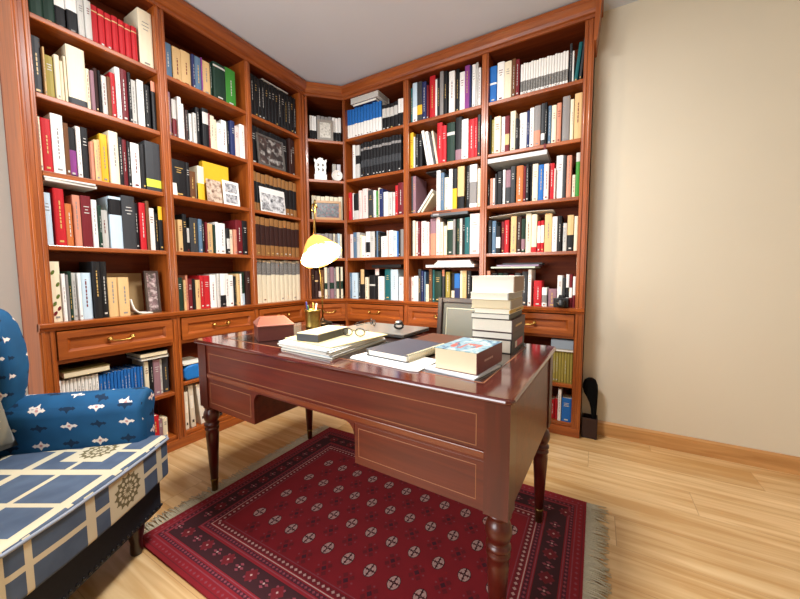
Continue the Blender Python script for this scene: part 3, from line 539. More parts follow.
# ---------------------------------------------------------------- desk chair behind the desk
grey_up = plain('grey_upholstery', '#6e7067', .4, .06, 20, Coat_Weight=.3); frame_m = plain('dark_chair_frame', '#3a2e2c', .35, .15, 20); pip = plain('pale_piping', '#b9b8a4', .4)
ch = thing('desk_chair', 'dark framed chair with a grey padded back standing behind the desk', 'chair', (-.670, 2.10, 0), R(-3))
G().box(-.25, .25, -.35, .0, .40, .43, frame_m).build('seat_frame', ch, .008)
G().box(-.235, .235, -.34, -.03, .43, .485, grey_up).build('seat', ch, .018, 3)
for x in (-.228, .228):
    G().tube([(x, -.325, .41), (x, -.325, .2), (x * 1.02, -.325, 0.0)], [.02, .018, .013], frame_m).build('leg', ch)
    G().tube([(x, -.01, .41), (x, .01, .2), (x, .05, 0.0)], [.02, .018, .014], frame_m).build('leg', ch)
TB = Matrix.Translation((0, -.02, .44)) @ Matrix.Rotation(R(-6), 4, 'X')
g = G()
for x0, x1, z0, z1 in ((-.262, -.228, 0, .478), (.228, .262, 0, .478), (-.228, .228, .443, .478), (-.222, .222, .03, .065)): g.box(x0, x1, -.02, .022, z0, z1, frame_m, TB)
bk = g.build('back_frame', ch, .006)
g = G().box(-.222, .222, -.012, .014, .065, .452, plain('grey_panel', '#4a4b45', .45), TB); g.box(-.185, .185, -.030, -.01, .085, .405, grey_up, TB); g.build('back_pad', ch, .006)
G().tube([TB @ Vector(p) for p in ((-.186, -.026, .085), (-.186, -.026, .406), (.186, -.026, .406), (.186, -.026, .085))], .0055, pip).build('piping', bk)
# ---------------------------------------------------------------- armchair
def uvn(nt):
    n = nt.nodes.new('ShaderNodeUVMap'); sx = nt.nodes.new('ShaderNodeSeparateXYZ'); nt.links.new(n.outputs[0], sx.inputs[0])
    return V(nt, sx.outputs[0]), V(nt, sx.outputs[1])
fab, nt, p = base('blue_fleur_fabric', '#2f6796', .75, Specular_IOR_Level=.25)
u, v = uvn(nt)
U, Vv = u / .092, v / .068
fu, fv = (U.fr() - .5) * .092, (Vv.fr() - .5) * .068
par = (U.fl() + Vv.fl()).mod(2)
ast = fu.ab().sq() + fv.ab().sq() * 1.12
core = ((fu * fu + fv * fv).lt(.0085 ** 2)).mx((fu.ab() / .026 + fv.ab() / .0095).lt(1)).mx((fv.ab() / .0185 + fu.ab() / .0105).lt(1)).mx(((fu.ab() - .018).ab() / .009 + fv.ab() / .0075).lt(1)); dot = (fu * fu + fv * fv).lt(.005 ** 2)
ns = noise(nt, comb(nt, u, v, 0), 9, 2)
c0 = mixc(nt, ns, lin('#103a5c'), lin('#205f8e'))
c1 = mixc(nt, core * par, c0, lin('#e6d9cf')); c2 = mixc(nt, core * par * dot, c1, lin('#c98f8a')); c3 = mixc(nt, core * (V(nt, par.s) * -1 + 1), c2, lin('#0f2a45'))
nt.links.new(c3, p.inputs['Base Color'])
lat, nt, p = base('blue_lattice_fabric', '#3d5a80', .8, Specular_IOR_Level=.25)
u, v = uvn(nt); P_ = .30
a, b = (u / P_).fr(), (v / P_).fr(); ia, ib = (u / P_).fl(), (v / P_).fl()
def band(x, c, h): return (x - c).ab().lt(h)
bands = band(a, .12, .05).mx(band(b, .12, .05)).mx(band(a, .58, .028)).mx(band(b, .58, .028))
chk = (ia + ib).mod(2)
patch = (a - .58).ab().mx((b - .58).ab()).lt(.25) * (ia + ib * 1).mod(2).lt(.5)
rr_ = (((a - .58) * (a - .58)) + ((b - .58) * (b - .58))).sq()
med = rr_.lt(.19) * ((rr_ * 95).m('SINE') * .55 + (((a - .58).m('ARCTAN2', b - .58)) * 14).m('SINE') * .5).gt(-.15)
ns = noise(nt, comb(nt, u * 40, v * 40, 0), 1, 2)
petal = ns.gt(.3)
c0 = mixc(nt, noise(nt, comb(nt, u, v, 0), 14, 2), lin('#3b475b'), lin('#5b6a80'))
c1 = mixc(nt, bands.mx(patch), c0, lin('#cbbfa2')); c2 = mixc(nt, med * patch * petal, c1, lin('#6f6448'))
nt.links.new(c2, p.inputs['Base Color'])
darkfab = plain('dark_blue_base_cloth', '#141a28', .85, .3, 90)
dwood = wood('dark_chair_wood', '#1c0c08', '#38190f', 'z', .3, .4)
fx_, fy_ = .868, .497
ac = thing('armchair', 'blue patterned wing armchair with a lattice seat cushion at the left edge', 'armchair', (-1.343 - .35 * fx_, .428 - .35 * fy_, 0), math.atan2(fy_, fx_))
# local: x forward (front edge at .35), y to the sitter's left (the far arm in view)
def soft(poly, z0, z1, mat, name, par, bev, seg=4, crown=0, T=None):
    g = G(); g.prism(poly, z0, z1, 'z', mat, T); return g.build(name, par, bev, seg, uv=1, smooth=True)
cush = [(.35, -.285), (.362, -.15), (.366, 0), (.362, .15), (.35, .285), (.33, .302), (.272, .302), (.262, .245), (-.20, .135), (-.20, -.135), (.262, -.245), (.272, -.302), (.33, -.302)]
seat = soft(cush, .265, .425, lat, 'seat_cushion', ac, .028, 4)
for p_ in seat.data.polygons:
    if abs(p_.normal.x) > .7:
        for li in p_.loop_indices: seat.data.uv_layers[0].data[li].uv += Vector((.11, .174 - .345))
wel = [Vector((x * 1.0, y, .412)) for x, y in cush]
G().tube([Vector((x * 1.004 + .000, y * 1.006, .414)) for x, y in cush], .005, plain('cushion_welt', '#8d93a0', .8), 6, closed=True).build('welt', seat)
G().prism([(.325, -.27), (.325, .27), (.25, .28), (-.28, .19), (-.28, -.19), (.25, -.28)], .13, .268, 'z', darkfab).build('base', ac, .012, 3)
g = G()
for k in range(26):
    y = -.262 + .524 * k / 25; g.lathe([(0, .0), (.0065, .001), (.005, .004), (0, .006)], 0, 0, black, 8, Matrix.Translation((.325, y, .15)) @ Matrix.Rotation(R(90), 4, 'Y'))
g.build('nail_trim', ac)
for x, y in ((.27, .195), (.27, -.195), (-.27, .15), (-.27, -.15)):
    G().lathe([(.018, 0), (.022, .01), (.020, .05), (.030, .10), (.032, .135)], x, y, dwood, 14).build('leg', ac)
for sg in (1, -1):
    T = Matrix.Translation((.285, sg * .252, 0)) @ Matrix.Rotation(R(13) * sg, 4, 'Z')     # arm runs back from its front end
    prof = [(0, .20), (.0, .50), (-.012, .545), (-.004, .585), (.030, .615), (.075, .618), (.108, .595), (.116, .555), (.100, .515), (.095, .20)]
    pts = [(y * sg, z) for y, z in prof]
    g = G(); g.prism(pts, -.52, 0, 'x', fab, T, True); g.build('arm', ac, .022, 4, uv=1, smooth=True)
    TW = Matrix.Translation((-.19, sg * .135, 0)) @ Matrix.Rotation(R(4) * sg, 4, 'Z')
    wing = [(.02, .50), (.055, .58), (.083, .66), (.095, .74), (.090, .82), (.068, .90), (.03, .955), (-.05, .975), (-.14, .96), (-.14, .50)]
    g = G(); g.prism(wing, 0 if sg > 0 else -.085, .085 if sg > 0 else 0, 'y', fab, TW, True); g.build('wing', ac, .03, 4, uv=1, smooth=True)
TK = Matrix.Translation((-.20, 0, .30)) @ Matrix.Rotation(R(-9), 4, 'Y')
g = G(); g.prism([(-.20, 0), (.20, 0), (.205, .5), (.19, .62), (.14, .67), (0, .69), (-.14, .67), (-.19, .62), (-.205, .5)], -.14, .0, 'x', fab, TK, True); g.build('backrest', ac, .035, 4, uv=1, smooth=True)
pil = plain('pillow_cloth', '#6a6350', .85, .3, 18, Sheen_Weight=.2)
g = G(); TP = Matrix.Translation((-.215, .0, .60)) @ Matrix.Rotation(R(-14), 4, 'Y')
N_ = 14; vs = []
for s_ in (-1, 1):
    for i in range(N_ + 1):
        for j in range(N_ + 1):
            y, z = -1 + 2 * i / N_, -1 + 2 * j / N_; b_ = max(0, (1 - y * y) * (1 - z * z)) ** .5
            vs.append((s_ * .06 * b_ + .07, .155 * y * (1 - .06 * (1 - z * z)), .165 * z * (1 - .06 * (1 - y * y))))
K_ = (N_ + 1) ** 2; fs = []
for s_ in (0, 1):
    for i in range(N_):
        for j in range(N_):
            q = s_ * K_ + i * (N_ + 1) + j; f_ = (q, q + 1, q + N_ + 2, q + N_ + 1); fs.append(f_)
g.faces(vs, fs, pil, TP, True); bmesh.ops.remove_doubles(g.bm, verts=g.bm.verts[:], dist=1e-5)
ac_m = Matrix.Translation(ac.location) @ Matrix.Rotation(math.atan2(fy_, fx_), 4, 'Z')
o = g.build('throw_pillow'); o.matrix_world = ac_m; tag(o, 'olive beige throw pillow leaning on the back of the blue armchair', 'pillow')
# ---------------------------------------------------------------- things on the desk
def slab(name, pts, z0, z1, mat, label, cat, group=None, bev=.001, parent=None):
    o = G().prism(pts, z0, z1, 'z', mat).build(name, parent, bev)
    if not parent: tag(o, label, cat, group)
    return o
def at(x, y, z, rz=0): return Matrix.Translation((x, y, z)) @ Matrix.Rotation(rz, 4, 'Z')
T0 = DZ + .0106 + .0009
def rect(c, ux, w_, d_):   # rectangle: corner c, width along unit ux, depth to its left
    ux = Vector(ux).normalized(); uy = Vector((-ux.y, ux.x)); c = Vector(c)
    return [tuple(c), tuple(c + ux * w_), tuple(c + ux * w_ + uy * d_), tuple(c + uy * d_)]
maroon = plain('maroon_box', '#5a2a24', .45, .08, 30); maroon_l = plain('maroon_lid', '#8a5040', .45, .06, 30)
g = G(); T = at(-1.338, .972, T0, math.atan2(.13, .095))
box = thing('storage_box', 'dark maroon box with a sloping lid on the left end of the desk', 'box', (-1.312, .985, T0), math.atan2(.140, .085))
G().box(0, .160, 0, .165, 0, .066, maroon).build('body', box, .003)
g = G(); g.faces([(-.003, -.003, .0662), (.163, -.003, .0662), (.163, .168, .0662), (-.003, .168, .0662), (-.003, -.003, .072), (.163, -.003, .072), (.163, .168, .072), (-.003, .168, .072), (.022, .085, .100), (.138, .085, .100), (.138, .140, .100), (.022, .140, .100)], [(3, 2, 1, 0), (0, 1, 5, 4), (1, 2, 6, 5), (2, 3, 7, 6), (3, 0, 4, 7), (4, 5, 9, 8), (5, 6, 10, 9), (6, 7, 11, 10), (7, 4, 8, 11), (8, 9, 10, 11)], maroon_l); g.build('lid', box, .002)
# pen cup and pens
cup = G().lathe([(.040, 0), (.044, .004), (.043, .012), (.041, .018), (.0415, .085), (.045, .092), (.046, .100), (.0435, .103), (.0395, .103), (.0385, .008), (.0, .008)], -1.402, 1.422, plain('hammered_brass', '#b09a54', .35, .5, 45, Metallic=1), 28, z0=T0)
o = cup.build('pen_cup'); tag(o, 'hammered brass pen cup at the back of the desk beside the lamp', 'pen cup')
for dx, dy, tx, ty, h, col, lab in ((-.018, -.012, -.03, -.01, .140, '#27286e', 'navy blue pen leaning left in the brass cup'), (.0, .014, .0, .03, .128, '#e6e2d8', 'white pen standing in the brass cup'),
                                (.014, -.012, .022, -.02, .136, '#b8a75a', 'yellow pencil leaning right in the brass cup'), (-.006, -.018, .004, -.03, .122, '#2f5c34', 'dark green pen in the brass cup')):
    b0 = Vector((-1.402 + dx * .9, 1.422 + dy * .9, T0 + .0095)); t0 = b0 + Vector((tx * .6, ty * .6, h)); g = G()
    pm = plain('pen_' + lab.split()[0], col, .3)
    g.tube([b0, b0.lerp(t0, .06), b0.lerp(t0, .9), t0], [.0015, .004, .0045, .002], pm, 8)
    tag(g.build('pencil' if 'pencil' in lab else 'pen'), lab, 'pen', 'pens in the brass cup')
# lamp
lx, ly = -1.430, 1.532
lamp = thing('desk_lamp', 'lit brass desk lamp with a tilted amber and white bell shade', 'lamp', (lx, ly, T0))
G().lathe([(.054, 0), (.058, .004), (.056, .012), (.045, .018), (.016, .026), (.010, .034), (.010, .04)], 0, 0, plain('dark_bronze', '#2c2115', .4, Metallic=.8), 26).build('base', lamp)
stem = [(0, 0, .03), (.0, 0, .15), (-.012, .0, .30), (-.026, -.012, .44), (-.026, -.02, .58), (-.020, -.03, .66), (-.005, -.045, .715), (.02, -.065, .725), (.035, -.08, .70)]
G().tube(stem, [.005, .004, .004, .004, .004, .004, .005, .005, .004], plain('aged_brass', '#6d5426', .4, Metallic=.9), 10).build('stem', lamp)
cu = [(-.022 + .024 * math.cos(t) * (1 - t / 14), -.03, .69 + .03 * math.sin(t) * (1 - t / 14)) for t in [k * .45 for k in range(19)]]
G().tube(cu, .0045, brass, 8).build('scroll', lamp)
# bell shade, tilted towards the room
SH = Matrix.Translation((.026, -.090, .517)) @ Vector((0, 0, -1)).rotation_difference(Vector((.56, -.12, -.82))).to_matrix().to_4x4() @ Matrix.Scale(.86, 4)
G().tube([(.035, -.08, .70), (.032, -.085, .60), SH @ Vector((0, 0, .0))], .0032, brass, 8).build('hanger', lamp)
amber, nt, p = base('amber_glass', '#d89a48', .3, Emission_Strength=.3); p.inputs['Emission Color'].default_value = lin('#f0a850')
opal, nt, p = base('opal_glass', '#fff6e0', .3, Emission_Strength=3.0); p.inputs['Emission Color'].default_value = lin('#fff0cf')
bulb, nt, p = base('bulb_glass', '#ffffff', .3, Emission_Strength=14); p.inputs['Emission Color'].default_value = lin('#fff0d0')
g = G(); n = 48; prof = [(.012, .0), (.030, -.008), (.056, -.030), (.080, -.062), (.098, -.092), (.112, -.118), (.124, -.140), (.136, -.156)]
vs = []; k = len(prof)
for i in range(n):
    a = 2 * math.pi * i / n
    for j, (r_, z) in enumerate(prof):
        q = 1 + (.03 * math.cos(8 * a) if j == k - 1 else 0); vs.append((r_ * q * math.cos(a), r_ * q * math.sin(a), z))
fa, fo = [], []
for i in range(n):
    for j in range(k - 1):
        q = (i * k + j, ((i + 1) % n) * k + j, ((i + 1) % n) * k + j + 1, i * k + j + 1)
        (fa if j < 6 + (math.cos(8 * 2 * math.pi * (i + .5) / n) > 0) else fo).append(q)
bv = [g.bm.verts.new(SH @ Vector(v)) for v in vs]
for lst, mm in ((fa, amber), (fo, opal)):
    mi = g.mi(mm)
    for q in lst: f_ = g.bm.faces.new([bv[x] for x in q]); f_.material_index = mi; f_.smooth = True
o = g.build('shade', lamp); md = o.modifiers.new('thick', 'SOLIDIFY'); md.thickness = .003; md.offset = -1
md.material_offset = 0; o['label'] = 'amber glass shade with a scalloped white rim'
g = G().lathe([(.012, -.02), (.014, -.05), (.024, -.075), (.028, -.095), (.022, -.115), (.008, -.125), (0, -.126)], 0, 0, bulb, 16, SH); g.build('bulb', lamp)
pl_ = bpy.data.lights.new('lamp_light', 'POINT'); pl_.energy = 17; pl_.color = (1, .84, .6); pl_.shadow_soft_size = .05
po = bpy.data.objects.new('lamp_light', pl_); C.objects.link(po); po.location = Vector((lx, ly, T0)) + SH @ Vector((0, 0, -.19))
# papers, folder, calculator-like black box, reading glasses
def sheet_stack(name, corners, n, th, label, cat, mats, seed, jit=.008):
    rr = random.Random(seed); t = thing(name, label, cat, (*[sum(c[i] for c in corners) / 4 for i in (0, 1)], T0)); c0 = Vector(t.location)
    z = 0
    for k in range(n):
        dx, dy, a = rr.uniform(-jit, jit), rr.uniform(-jit, jit), rr.uniform(-.03, .03); h = th * rr.uniform(.7, 1.3)
        pts = []
        for x, y in corners:
            v = Vector((x - c0.x, y - c0.y)); v.rotate(Matrix.Rotation(a, 2)); pts.append((v.x + dx, v.y + dy))
        G().prism(pts, z, z + h, 'z', mats[k % len(mats)]).build('magazine' if th > .002 else 'sheet', t, .0008); z += h + .0002
    return t, T0 + z
news = plain('newsprint', '#c9c6bf', .8, .2, 25); bluish = plain('pale_blue_paper', '#cfdbe0', .7, .05, 12)
t, z1 = sheet_stack('paper_stack', [(-1.110, .935), (-.815, .905), (-.835, 1.290), (-1.150, 1.315)], 7, .0045, 'stack of worn papers and magazines at the front edge of the desk', 'papers', [paper, bluish, news, paper, news], 5)
folder_m = plain('cream_folder', '#dccb97', .8, .04, 20)
fold = G().prism([(-1.125, .975), (-.83, .925), (-.79, 1.255), (-1.13, 1.31)], z1 + .0004, z1 + .005, 'z', folder_m).build('folder', None, .001); tag(fold, 'cream folder lying on top of the paper stack', 'folder')
zt = z1 + .006
bx = thing('note_box', 'flat charcoal box with a cream top on the cream folder', 'box', (-1.035, .955, zt), R(6))
G().box(0, .108, 0, .215, 0, .028, dgrey).build('body', bx, .002); G().box(.002, .106, .002, .213, .0282, .032, cream).build('paper_pad', bx, .001)
def glasses(loc, rz, label, group):
    t = thing('reading_glasses', label, 'glasses', loc, rz, group); fr_ = black
    for s_ in (-1, 1):
        pts = [(s_ * .034 + .026 * math.cos(a), -.0, .02 + .019 * math.sin(a)) for a in [2 * math.pi * k / 16 for k in range(16)]]
        G().tube(pts, .0030, fr_, 6, closed=True).build('rim', t)
        G().tube([(s_ * .060, 0, .028), (s_ * .062, .02, .028), (s_ * .050, .07, .020), (s_ * .030, .115, .006)], .002, fr_, 6).build('temple', t)
        G().lathe([(.0245, -.0006), (.0245, .0006)], 0, 0, glass_m, 16, Matrix.Translation((s_ * .034, 0, .02)) @ Matrix.Rotation(R(90), 4, 'X') @ Matrix.Diagonal((1, .76, 1, 1))).build('lens', t)
    t.scale = (.85, .85, .85)
    G().tube([(-.009, 0, .024), (0, -.002, .028), (.009, 0, .024)], .002, fr_, 6).build('bridge', t)
    return t
glass_m, nt, p = base('lens_glass', '#8a8f90', .1, Alpha=.12, Specular_IOR_Level=.1)
glasses((-.885, 1.135, zt + .0022), R(12), 'black reading glasses lying on the cream folder', 'reading glasses on the desk')
# laptop with things on it
lap_m = plain('laptop_grey', '#8f8a84', .3, Metallic=.5); lap = thing('laptop', 'closed grey laptop at the back of the desk', 'laptop', (-1.165, 1.372, T0), R(-2))
G().box(0, .395, 0, .262, .003, .014, dgrey).build('base', lap, .004); G().box(.0, .395, 0, .262, .0145, .0215, lap_m).build('lid', lap, .003)
for x, y in ((.03, .03), (.36, .03), (.03, .23), (.36, .23)): G().lathe([(.008, 0), (.008, .003)], x, y, black, 10).build('foot', lap)
G().tube([(.06, .262, .012), (.33, .262, .012)], .006, dgrey, 8).build('hinge', lap)
zl = T0 + .0225
glasses((-1.055, 1.52, zl + .0022), R(140), 'folded dark glasses lying on the back of the laptop', 'reading glasses on the desk')
wt = thing('wrist_watch', 'black wrist watch with a dark strap standing on the laptop', 'watch', (-.862, 1.475, zl), R(25))
G().tube([(.022 * math.cos(a), 0, .019 + .014 * math.sin(a)) for a in [2 * math.pi * k / 20 for k in range(20)]], .0055, black, 8, closed=True).build('strap', wt)
G().lathe([(.018, -.005), (.020, 0), (.018, .005)], 0, 0, black, 18, Matrix.Translation((0, -.0, .036)) @ Matrix.Rotation(R(20), 4, 'X')).build('case', wt)
G().lathe([(.014, 0), (.014, .001)], 0, 0, glassy, 18, Matrix.Translation((0, -.002, .0412)) @ Matrix.Rotation(R(20), 4, 'X')).build('dial', wt)
slab('desk_pad', [(-.72, 1.36), (-.50, 1.30), (-.47, 1.53), (-.71, 1.55)], T0, T0 + .006, plain('brown_leather', '#5b3523', .4, .1, 30), 'brown leather pad lying behind the spiral notebook', 'desk pad')
# envelope, notebook
slab('envelope', [(-.775, .985), (-.765, .957), (-.500, .918), (-.470, .925), (-.470, 1.085), (-.745, 1.120)], T0, T0 + .004, plain('white_card', '#f2efec', .6), 'white card folder under the spiral notebook', 'folder')
ze = T0 + .0045
nb = thing('notebook', 'dark slate spiral notebook on the white card folder', 'notebook', (-.735, 1.012, ze), math.atan2(-.026, .19))
cov = plain('slate_cover', '#3d3f4c', .5, .05, 40)
G().box(0, .19, 0, .26, 0, .002, cov).build('back_cover', nb); G().box(.003, .186, .004, .256, .0022, .021, paper).build('page_block', nb, .001); G().box(0, .19, 0, .26, .0212, .0235, cov).build('front_cover', nb, .0008)
g = G()
for k in range(22):
    y = .012 + .236 * k / 21
    g.tube([(.187 + .010 * math.cos(a), y, .012 + .0135 * math.sin(a)) for a in [2 * math.pi * j / 12 for j in range(12)]], .0017, plain('wire', '#d8cda8', .35, Metallic=.6), 5, closed=True)
g.build('spiral_binding', nb); G().tube([(.012, -.001, .001), (.012, -.0015, .012), (.012, -.001, .0238)], .0022, black, 6).build('elastic_band', nb)
# thick paperback on a writing pad
slab('writing_pad', [(-.468, .962), (-.292, .925), (-.262, 1.11), (-.43, 1.15)], T0, T0 + .006, plain('pad_grey_blue', '#d9dde2', .6, .03, 9), 'white writing pad under the thick paperback', 'writing pad')
zp = T0 + .0065
tb = thing('book', 'very thick paperback with a blue painted cover and dark red spine on the desk', 'book', (-.437, .975, zp), R(-6.5))
covm, nt, p = base('painted_cover', '#5c86a0', .35)
(px_, py_, pz_), tc = coords(nt); nf = noise(nt, comb(nt, px_ * 30, py_ * 16, 0), 1, 3, 1.2); nf2 = noise(nt, comb(nt, px_ * 50 + 5, py_ * 12, 0), 1, 2)
mid = (px_ * 1 - .07).ab().lt(.045) * ((py_ - .075).ab().lt(.04))
nt.links.new(mixc(nt, nf2.gt(.52) * mid, mixc(nt, nf.gt(.55), mixc(nt, nf.gt(.42), lin('#3d6080'), lin('#7fa3b0')), lin('#b9c4bd')), lin('#b8594a')), p.inputs['Base Color'])
dred = plain('dark_red_cover', '#6d1414', .35)
G().box(.0005, .141, .0, .205, .0015, .065, pages).build('page_block', tb, .001)
G().box(0, .143, -.001, .206, .0652, .067, covm).build('front_cover', tb); G().box(0, .143, -.001, .206, 0, .0013, dred).build('back_cover', tb)
g = G(); g.box(.1412, .143, -.001, .206, .0013, .0652, dred)
for k in range(5): g.box(.143, .1433, .055 + k * .014, .066 + k * .014, .030, .036, plain('spine_print', '#c9a9a0', .5) if k == 0 else g.mats[-1])
g.build('spine', tb)
# tall pile of books
pile = [(.052, '#1d1a1b', 'black book with a pink spine label, bottom of the pile on the desk', 0, .150, 0), (.027, '#3b2523', 'dark brown book, second from the bottom of the desk pile', -.006, .158, .3), (.050, '#4a2622', 'thick brown red book, third from the bottom of the desk pile', -.008, .160, -.6),
        (.022, '#39351f', 'dark olive book, fourth from the bottom of the desk pile', -.010, .152, .8), (.017, '#c9a02c', 'thin book with yellow spine, fifth from the bottom of the desk pile', .002, .140, -1), (.036, '#9a8c7c', 'tan and cream book, third from the top of the desk pile', -.012, .156, .6),
        (.028, '#a7a49f', 'grey book, second from the top of the desk pile', -.014, .150, -.8), (.064, '#8a6a4c', 'thick cream book with brown spine, top of the desk pile', -.010, .165, 2.5)]
z = T0; off = 0
for i, (h, col, lab, dx, w_, tw) in enumerate(pile):
    h -= .0006
    t = thing('book', lab, 'book', (-.420 + dx, 1.305 + (i % 3) * .004, z + .0003), R(-1) + R(tw), 'pile of books on the desk')
    cm = plain('pile_cover_%d' % i, col, .45, .1, 30); pm = pages if i in (5,) else paper if i % 2 else plain('off_white_pages', '#efe8d8', .85, .05, 200)
    d_ = .235 - (i % 3) * .008
    G().box(.002, w_ - .004, .003, d_ - .003, .002, h - .002, pm).build('page_block', t, .0015)
    g = G(); g.box(0, w_, 0, d_, 0, .0018, cm if i in (0, 1, 2, 3) else pm); g.box(0, w_, 0, d_, h - .0018, h, cm if i in (0, 1, 2, 3) else pm); g.box(w_ - .0035, w_, 0, d_, .0018, h - .0018, cm)
    if i == 0: g.box(w_, w_ + .0004, .06, .20, .012, .040, plain('pink_label', '#c9525a', .5)); g.box(w_ + .0004, w_ + .0006, .062, .095, .014, .038, paper)
    if i == 2: g.box(w_, w_ + .0004, .05, .16, .018, .026, gold_t)
    if i == 4: g.box(w_, w_ + .0004, .1, .18, .004, .009, black)
    g.build('cover', t, .0006); z += h + .0006
# ---------------------------------------------------------------- framed pictures and ornaments on the shelves
def picture_mat(name, a, b, c, sc_, thr=.5):
    m_, nt_, p_ = base(name, a, .35); (X_, Y_, Z_), tc_ = coords(nt_)
    n1 = noise(nt_, comb(nt_, X_ * sc_, Z_ * sc_, 0), 1, 3, .8); n2 = noise(nt_, comb(nt_, X_ * sc_ * 1.7 + 9, Z_ * sc_ * 1.7, 0), 1, 2)
    k1 = (n1 - thr + .12) * 4; k1.s.node.use_clamp = True; k2 = (n2 - .5) * 4; k2.s.node.use_clamp = True
    nt_.links.new(mixc(nt_, k2, mixc(nt_, k1, lin(a), lin(b)), lin(c)), p_.inputs['Base Color']); return m_
def framed(fr, s0, s1, z, h, d, lean, fw, frame, mat, label, name='photo_frame', cat='picture', group='framed pictures on the shelves', mount=None, strut=True, views=None):
    loc_, rz_ = place(fr, (s0 + s1) / 2, d, z + .0018); t = thing(name, label, cat, loc_, rz_, group)
    T = Matrix.Translation((0, .0, .0)) @ Matrix.Rotation(R(-lean), 4, 'X'); w_ = (s1 - s0) / 2
    g = G()
    if fw:
        for a in ((-w_, w_, 0, fw), (-w_, w_, h - fw, h), (-w_, -w_ + fw, fw, h - fw), (w_ - fw, w_, fw, h - fw)): g.box(a[0], a[1], 0, .012, a[2], a[3], frame, T)
    else: g.box(-w_, w_, .004, .010, 0, h, frame, T)
    g.build('frame' if fw else 'card', t, .001)
    if mount: G().box(-w_ + fw, w_ - fw, .004, .008, fw, h - fw, mount, T).build('mount', t)
    for x0, x1, z0, z1 in (views or [(fw / w_ / 2, 1 - fw / w_ / 2, fw / h, 1 - fw / h)]):
        o = G().box(-w_ + 2 * w_ * x0, -w_ + 2 * w_ * x1, .0028 if mount or not fw else .005, .0045 if not fw or mount else .009, h * z0, h * z1, mat, T).build('picture', t)
    if strut: G().prism([(0, .006), (.03, .0), (.0305, .004), (.002, h * .6)], -.012, .012, 'x', frame, Matrix.Translation((0, .012, 0)) @ Matrix()).build('strut', t)
    return t
silver_f = plain('pewter_frame', '#77736d', .3, Metallic=.6); wood_f = wood('oak_frame', '#9a6a3a', '#c99a62', 'x', .4); bw_p = picture_mat('landscape_photo', '#d9d9da', '#5b5d63', '#2d2e33', 22, .55)
framed('L', 1.337, 1.438, ZS[2], .148, .018, 5, .0, plain('photo_card', '#d6c3ab', .4), picture_mat('sepia_photo', '#cdb9a4', '#8a6350', '#5a3a2e', 28, .56), 'small sepia photograph of a figure on the third shelf, left bookcase', strut=False)
framed('L', 1.446, 1.566, ZS[2], .165, .012, 5, .0, plain('white_mount', '#eeeae2', .5), picture_mat('grey_photo', '#c9c8c8', '#75757c', '#4c4c52', 45), 'white card with two small grey photographs on the left bookcase', strut=False, views=[(.14, .86, .08, .44), (.14, .86, .52, .90)])
framed('L', 1.117, 1.146, ZS[2], .072, .012, 6, .0, plain('blush_card', '#e3cfc6', .5), paper, 'tiny blush white card leaning by the thick black dictionary', strut=False)
framed('L', 1.732, 1.985, ZS[1], .235, .008, 6, .016, silver_f, picture_mat('dark_photo', '#2b2625', '#4a3a35', '#b7b2ac', 16), 'dark photograph in a pewter frame before the black volumes', strut=False)
framed('L', 1.742, 1.978, ZS[2], .186, .010, 5, .0, plain('print_white', '#e9e6e2', .5), bw_p, 'unframed black and white landscape print before the gilt volumes', strut=False, views=[(.04, .96, .05, .75)])
framed('C', .102, .239, ZS[0], .180, .015, 4, .022, plain('grey_mount_frame', '#8d857c', .5), picture_mat('document', '#d8d3c8', '#bdb6a8', '#8b8578', 40, .6), 'grey framed document on a small stand, top shelf of the corner bay')
framed('C', .062, .298, ZS[2], .168, .018, 4, .020, wood_f, picture_mat('group_photo', '#2b3338', '#616c6e', '#8a3a40', 34), 'oak framed group photograph in the corner bay above the lamp')
framed('L', .816, .990, ZD, .232, .15, 3, .0, plain('tan_board', '#a88a5c', .6, .06, 20), plain('tan_board_face', '#a3855a', .6, .04, 30), 'plain tan board standing behind the two tan books', name='board', cat='board', group=None, strut=False)
framed('L', .965, 1.040, ZD, .245, .055, 4, .012, plain('dark_frame', '#33201c', .4), picture_mat('blossom_picture', '#3a2c2e', '#8b6a74', '#c7b6b8', 26), 'dark framed blossom picture above the right end of the armchair drawer', strut=False)
# open booklet lying on the drawers' counter
loc_, rz_ = place('L', .872, .012, ZD + .0005); t = thing('booklet', 'thin white booklet lying half open before the tan board', 'booklet', loc_, rz_)
cv = [(.0, .085), (.004, .06), (.014, .03), (.032, .012), (.06, .004), (.10, .004)]
G().prism(cv + [(x + .003, z + .0045) for x, z in cv[::-1]], 0, .10, 'y', plain('booklet_paper', '#f0ece4', .6)).build('cover', t)
G().box(.045, .105, .006, .10, .0005, .0036, cream).build('pages', t)
# white heraldic plaque and round clock in the corner bay
porc = plain('white_porcelain', '#ece6df', .3); blk = plain('grey_print', '#6a655f', .5)
loc_, rz_ = place('C', .126, .06, ZS[1] + .0005); t = thing('plaque', 'white crowned heraldic plaque on a white base in the corner bay', 'ornament', loc_, rz_)
G().box(-.054, .054, 0, .05, 0, .062, porc).build('base', t, .003)
sh = [(-.038, .062), (.038, .062), (.050, .075), (.046, .10), (.052, .13), (.048, .165), (.056, .175), (.054, .200), (.040, .188), (.028, .186), (.022, .202), (0, .210), (-.022, .202), (-.028, .186), (-.040, .188), (-.054, .200), (-.056, .175), (-.048, .165), (-.052, .13), (-.046, .10), (-.050, .075)]
G().prism(sh, .012, .028, 'y', porc).build('shield', t, .003)
g = G()
for x, z, a, b in ((-.02, .145, .013, .012), (.02, .145, .012, .013), (-.018, .105, .012, .012), (.02, .103, .013, .014)):
    g.prism([(x - a, z - b), (x + a * .6, z - b), (x + a, z), (x + a * .3, z + b), (x - a, z + b * .7), (x - a * .4, z)], .0105, .0125, 'y', blk)
g.box(-.03, .03, .0108, .0125, .168, .172, blk); g.build('coat_of_arms', t)
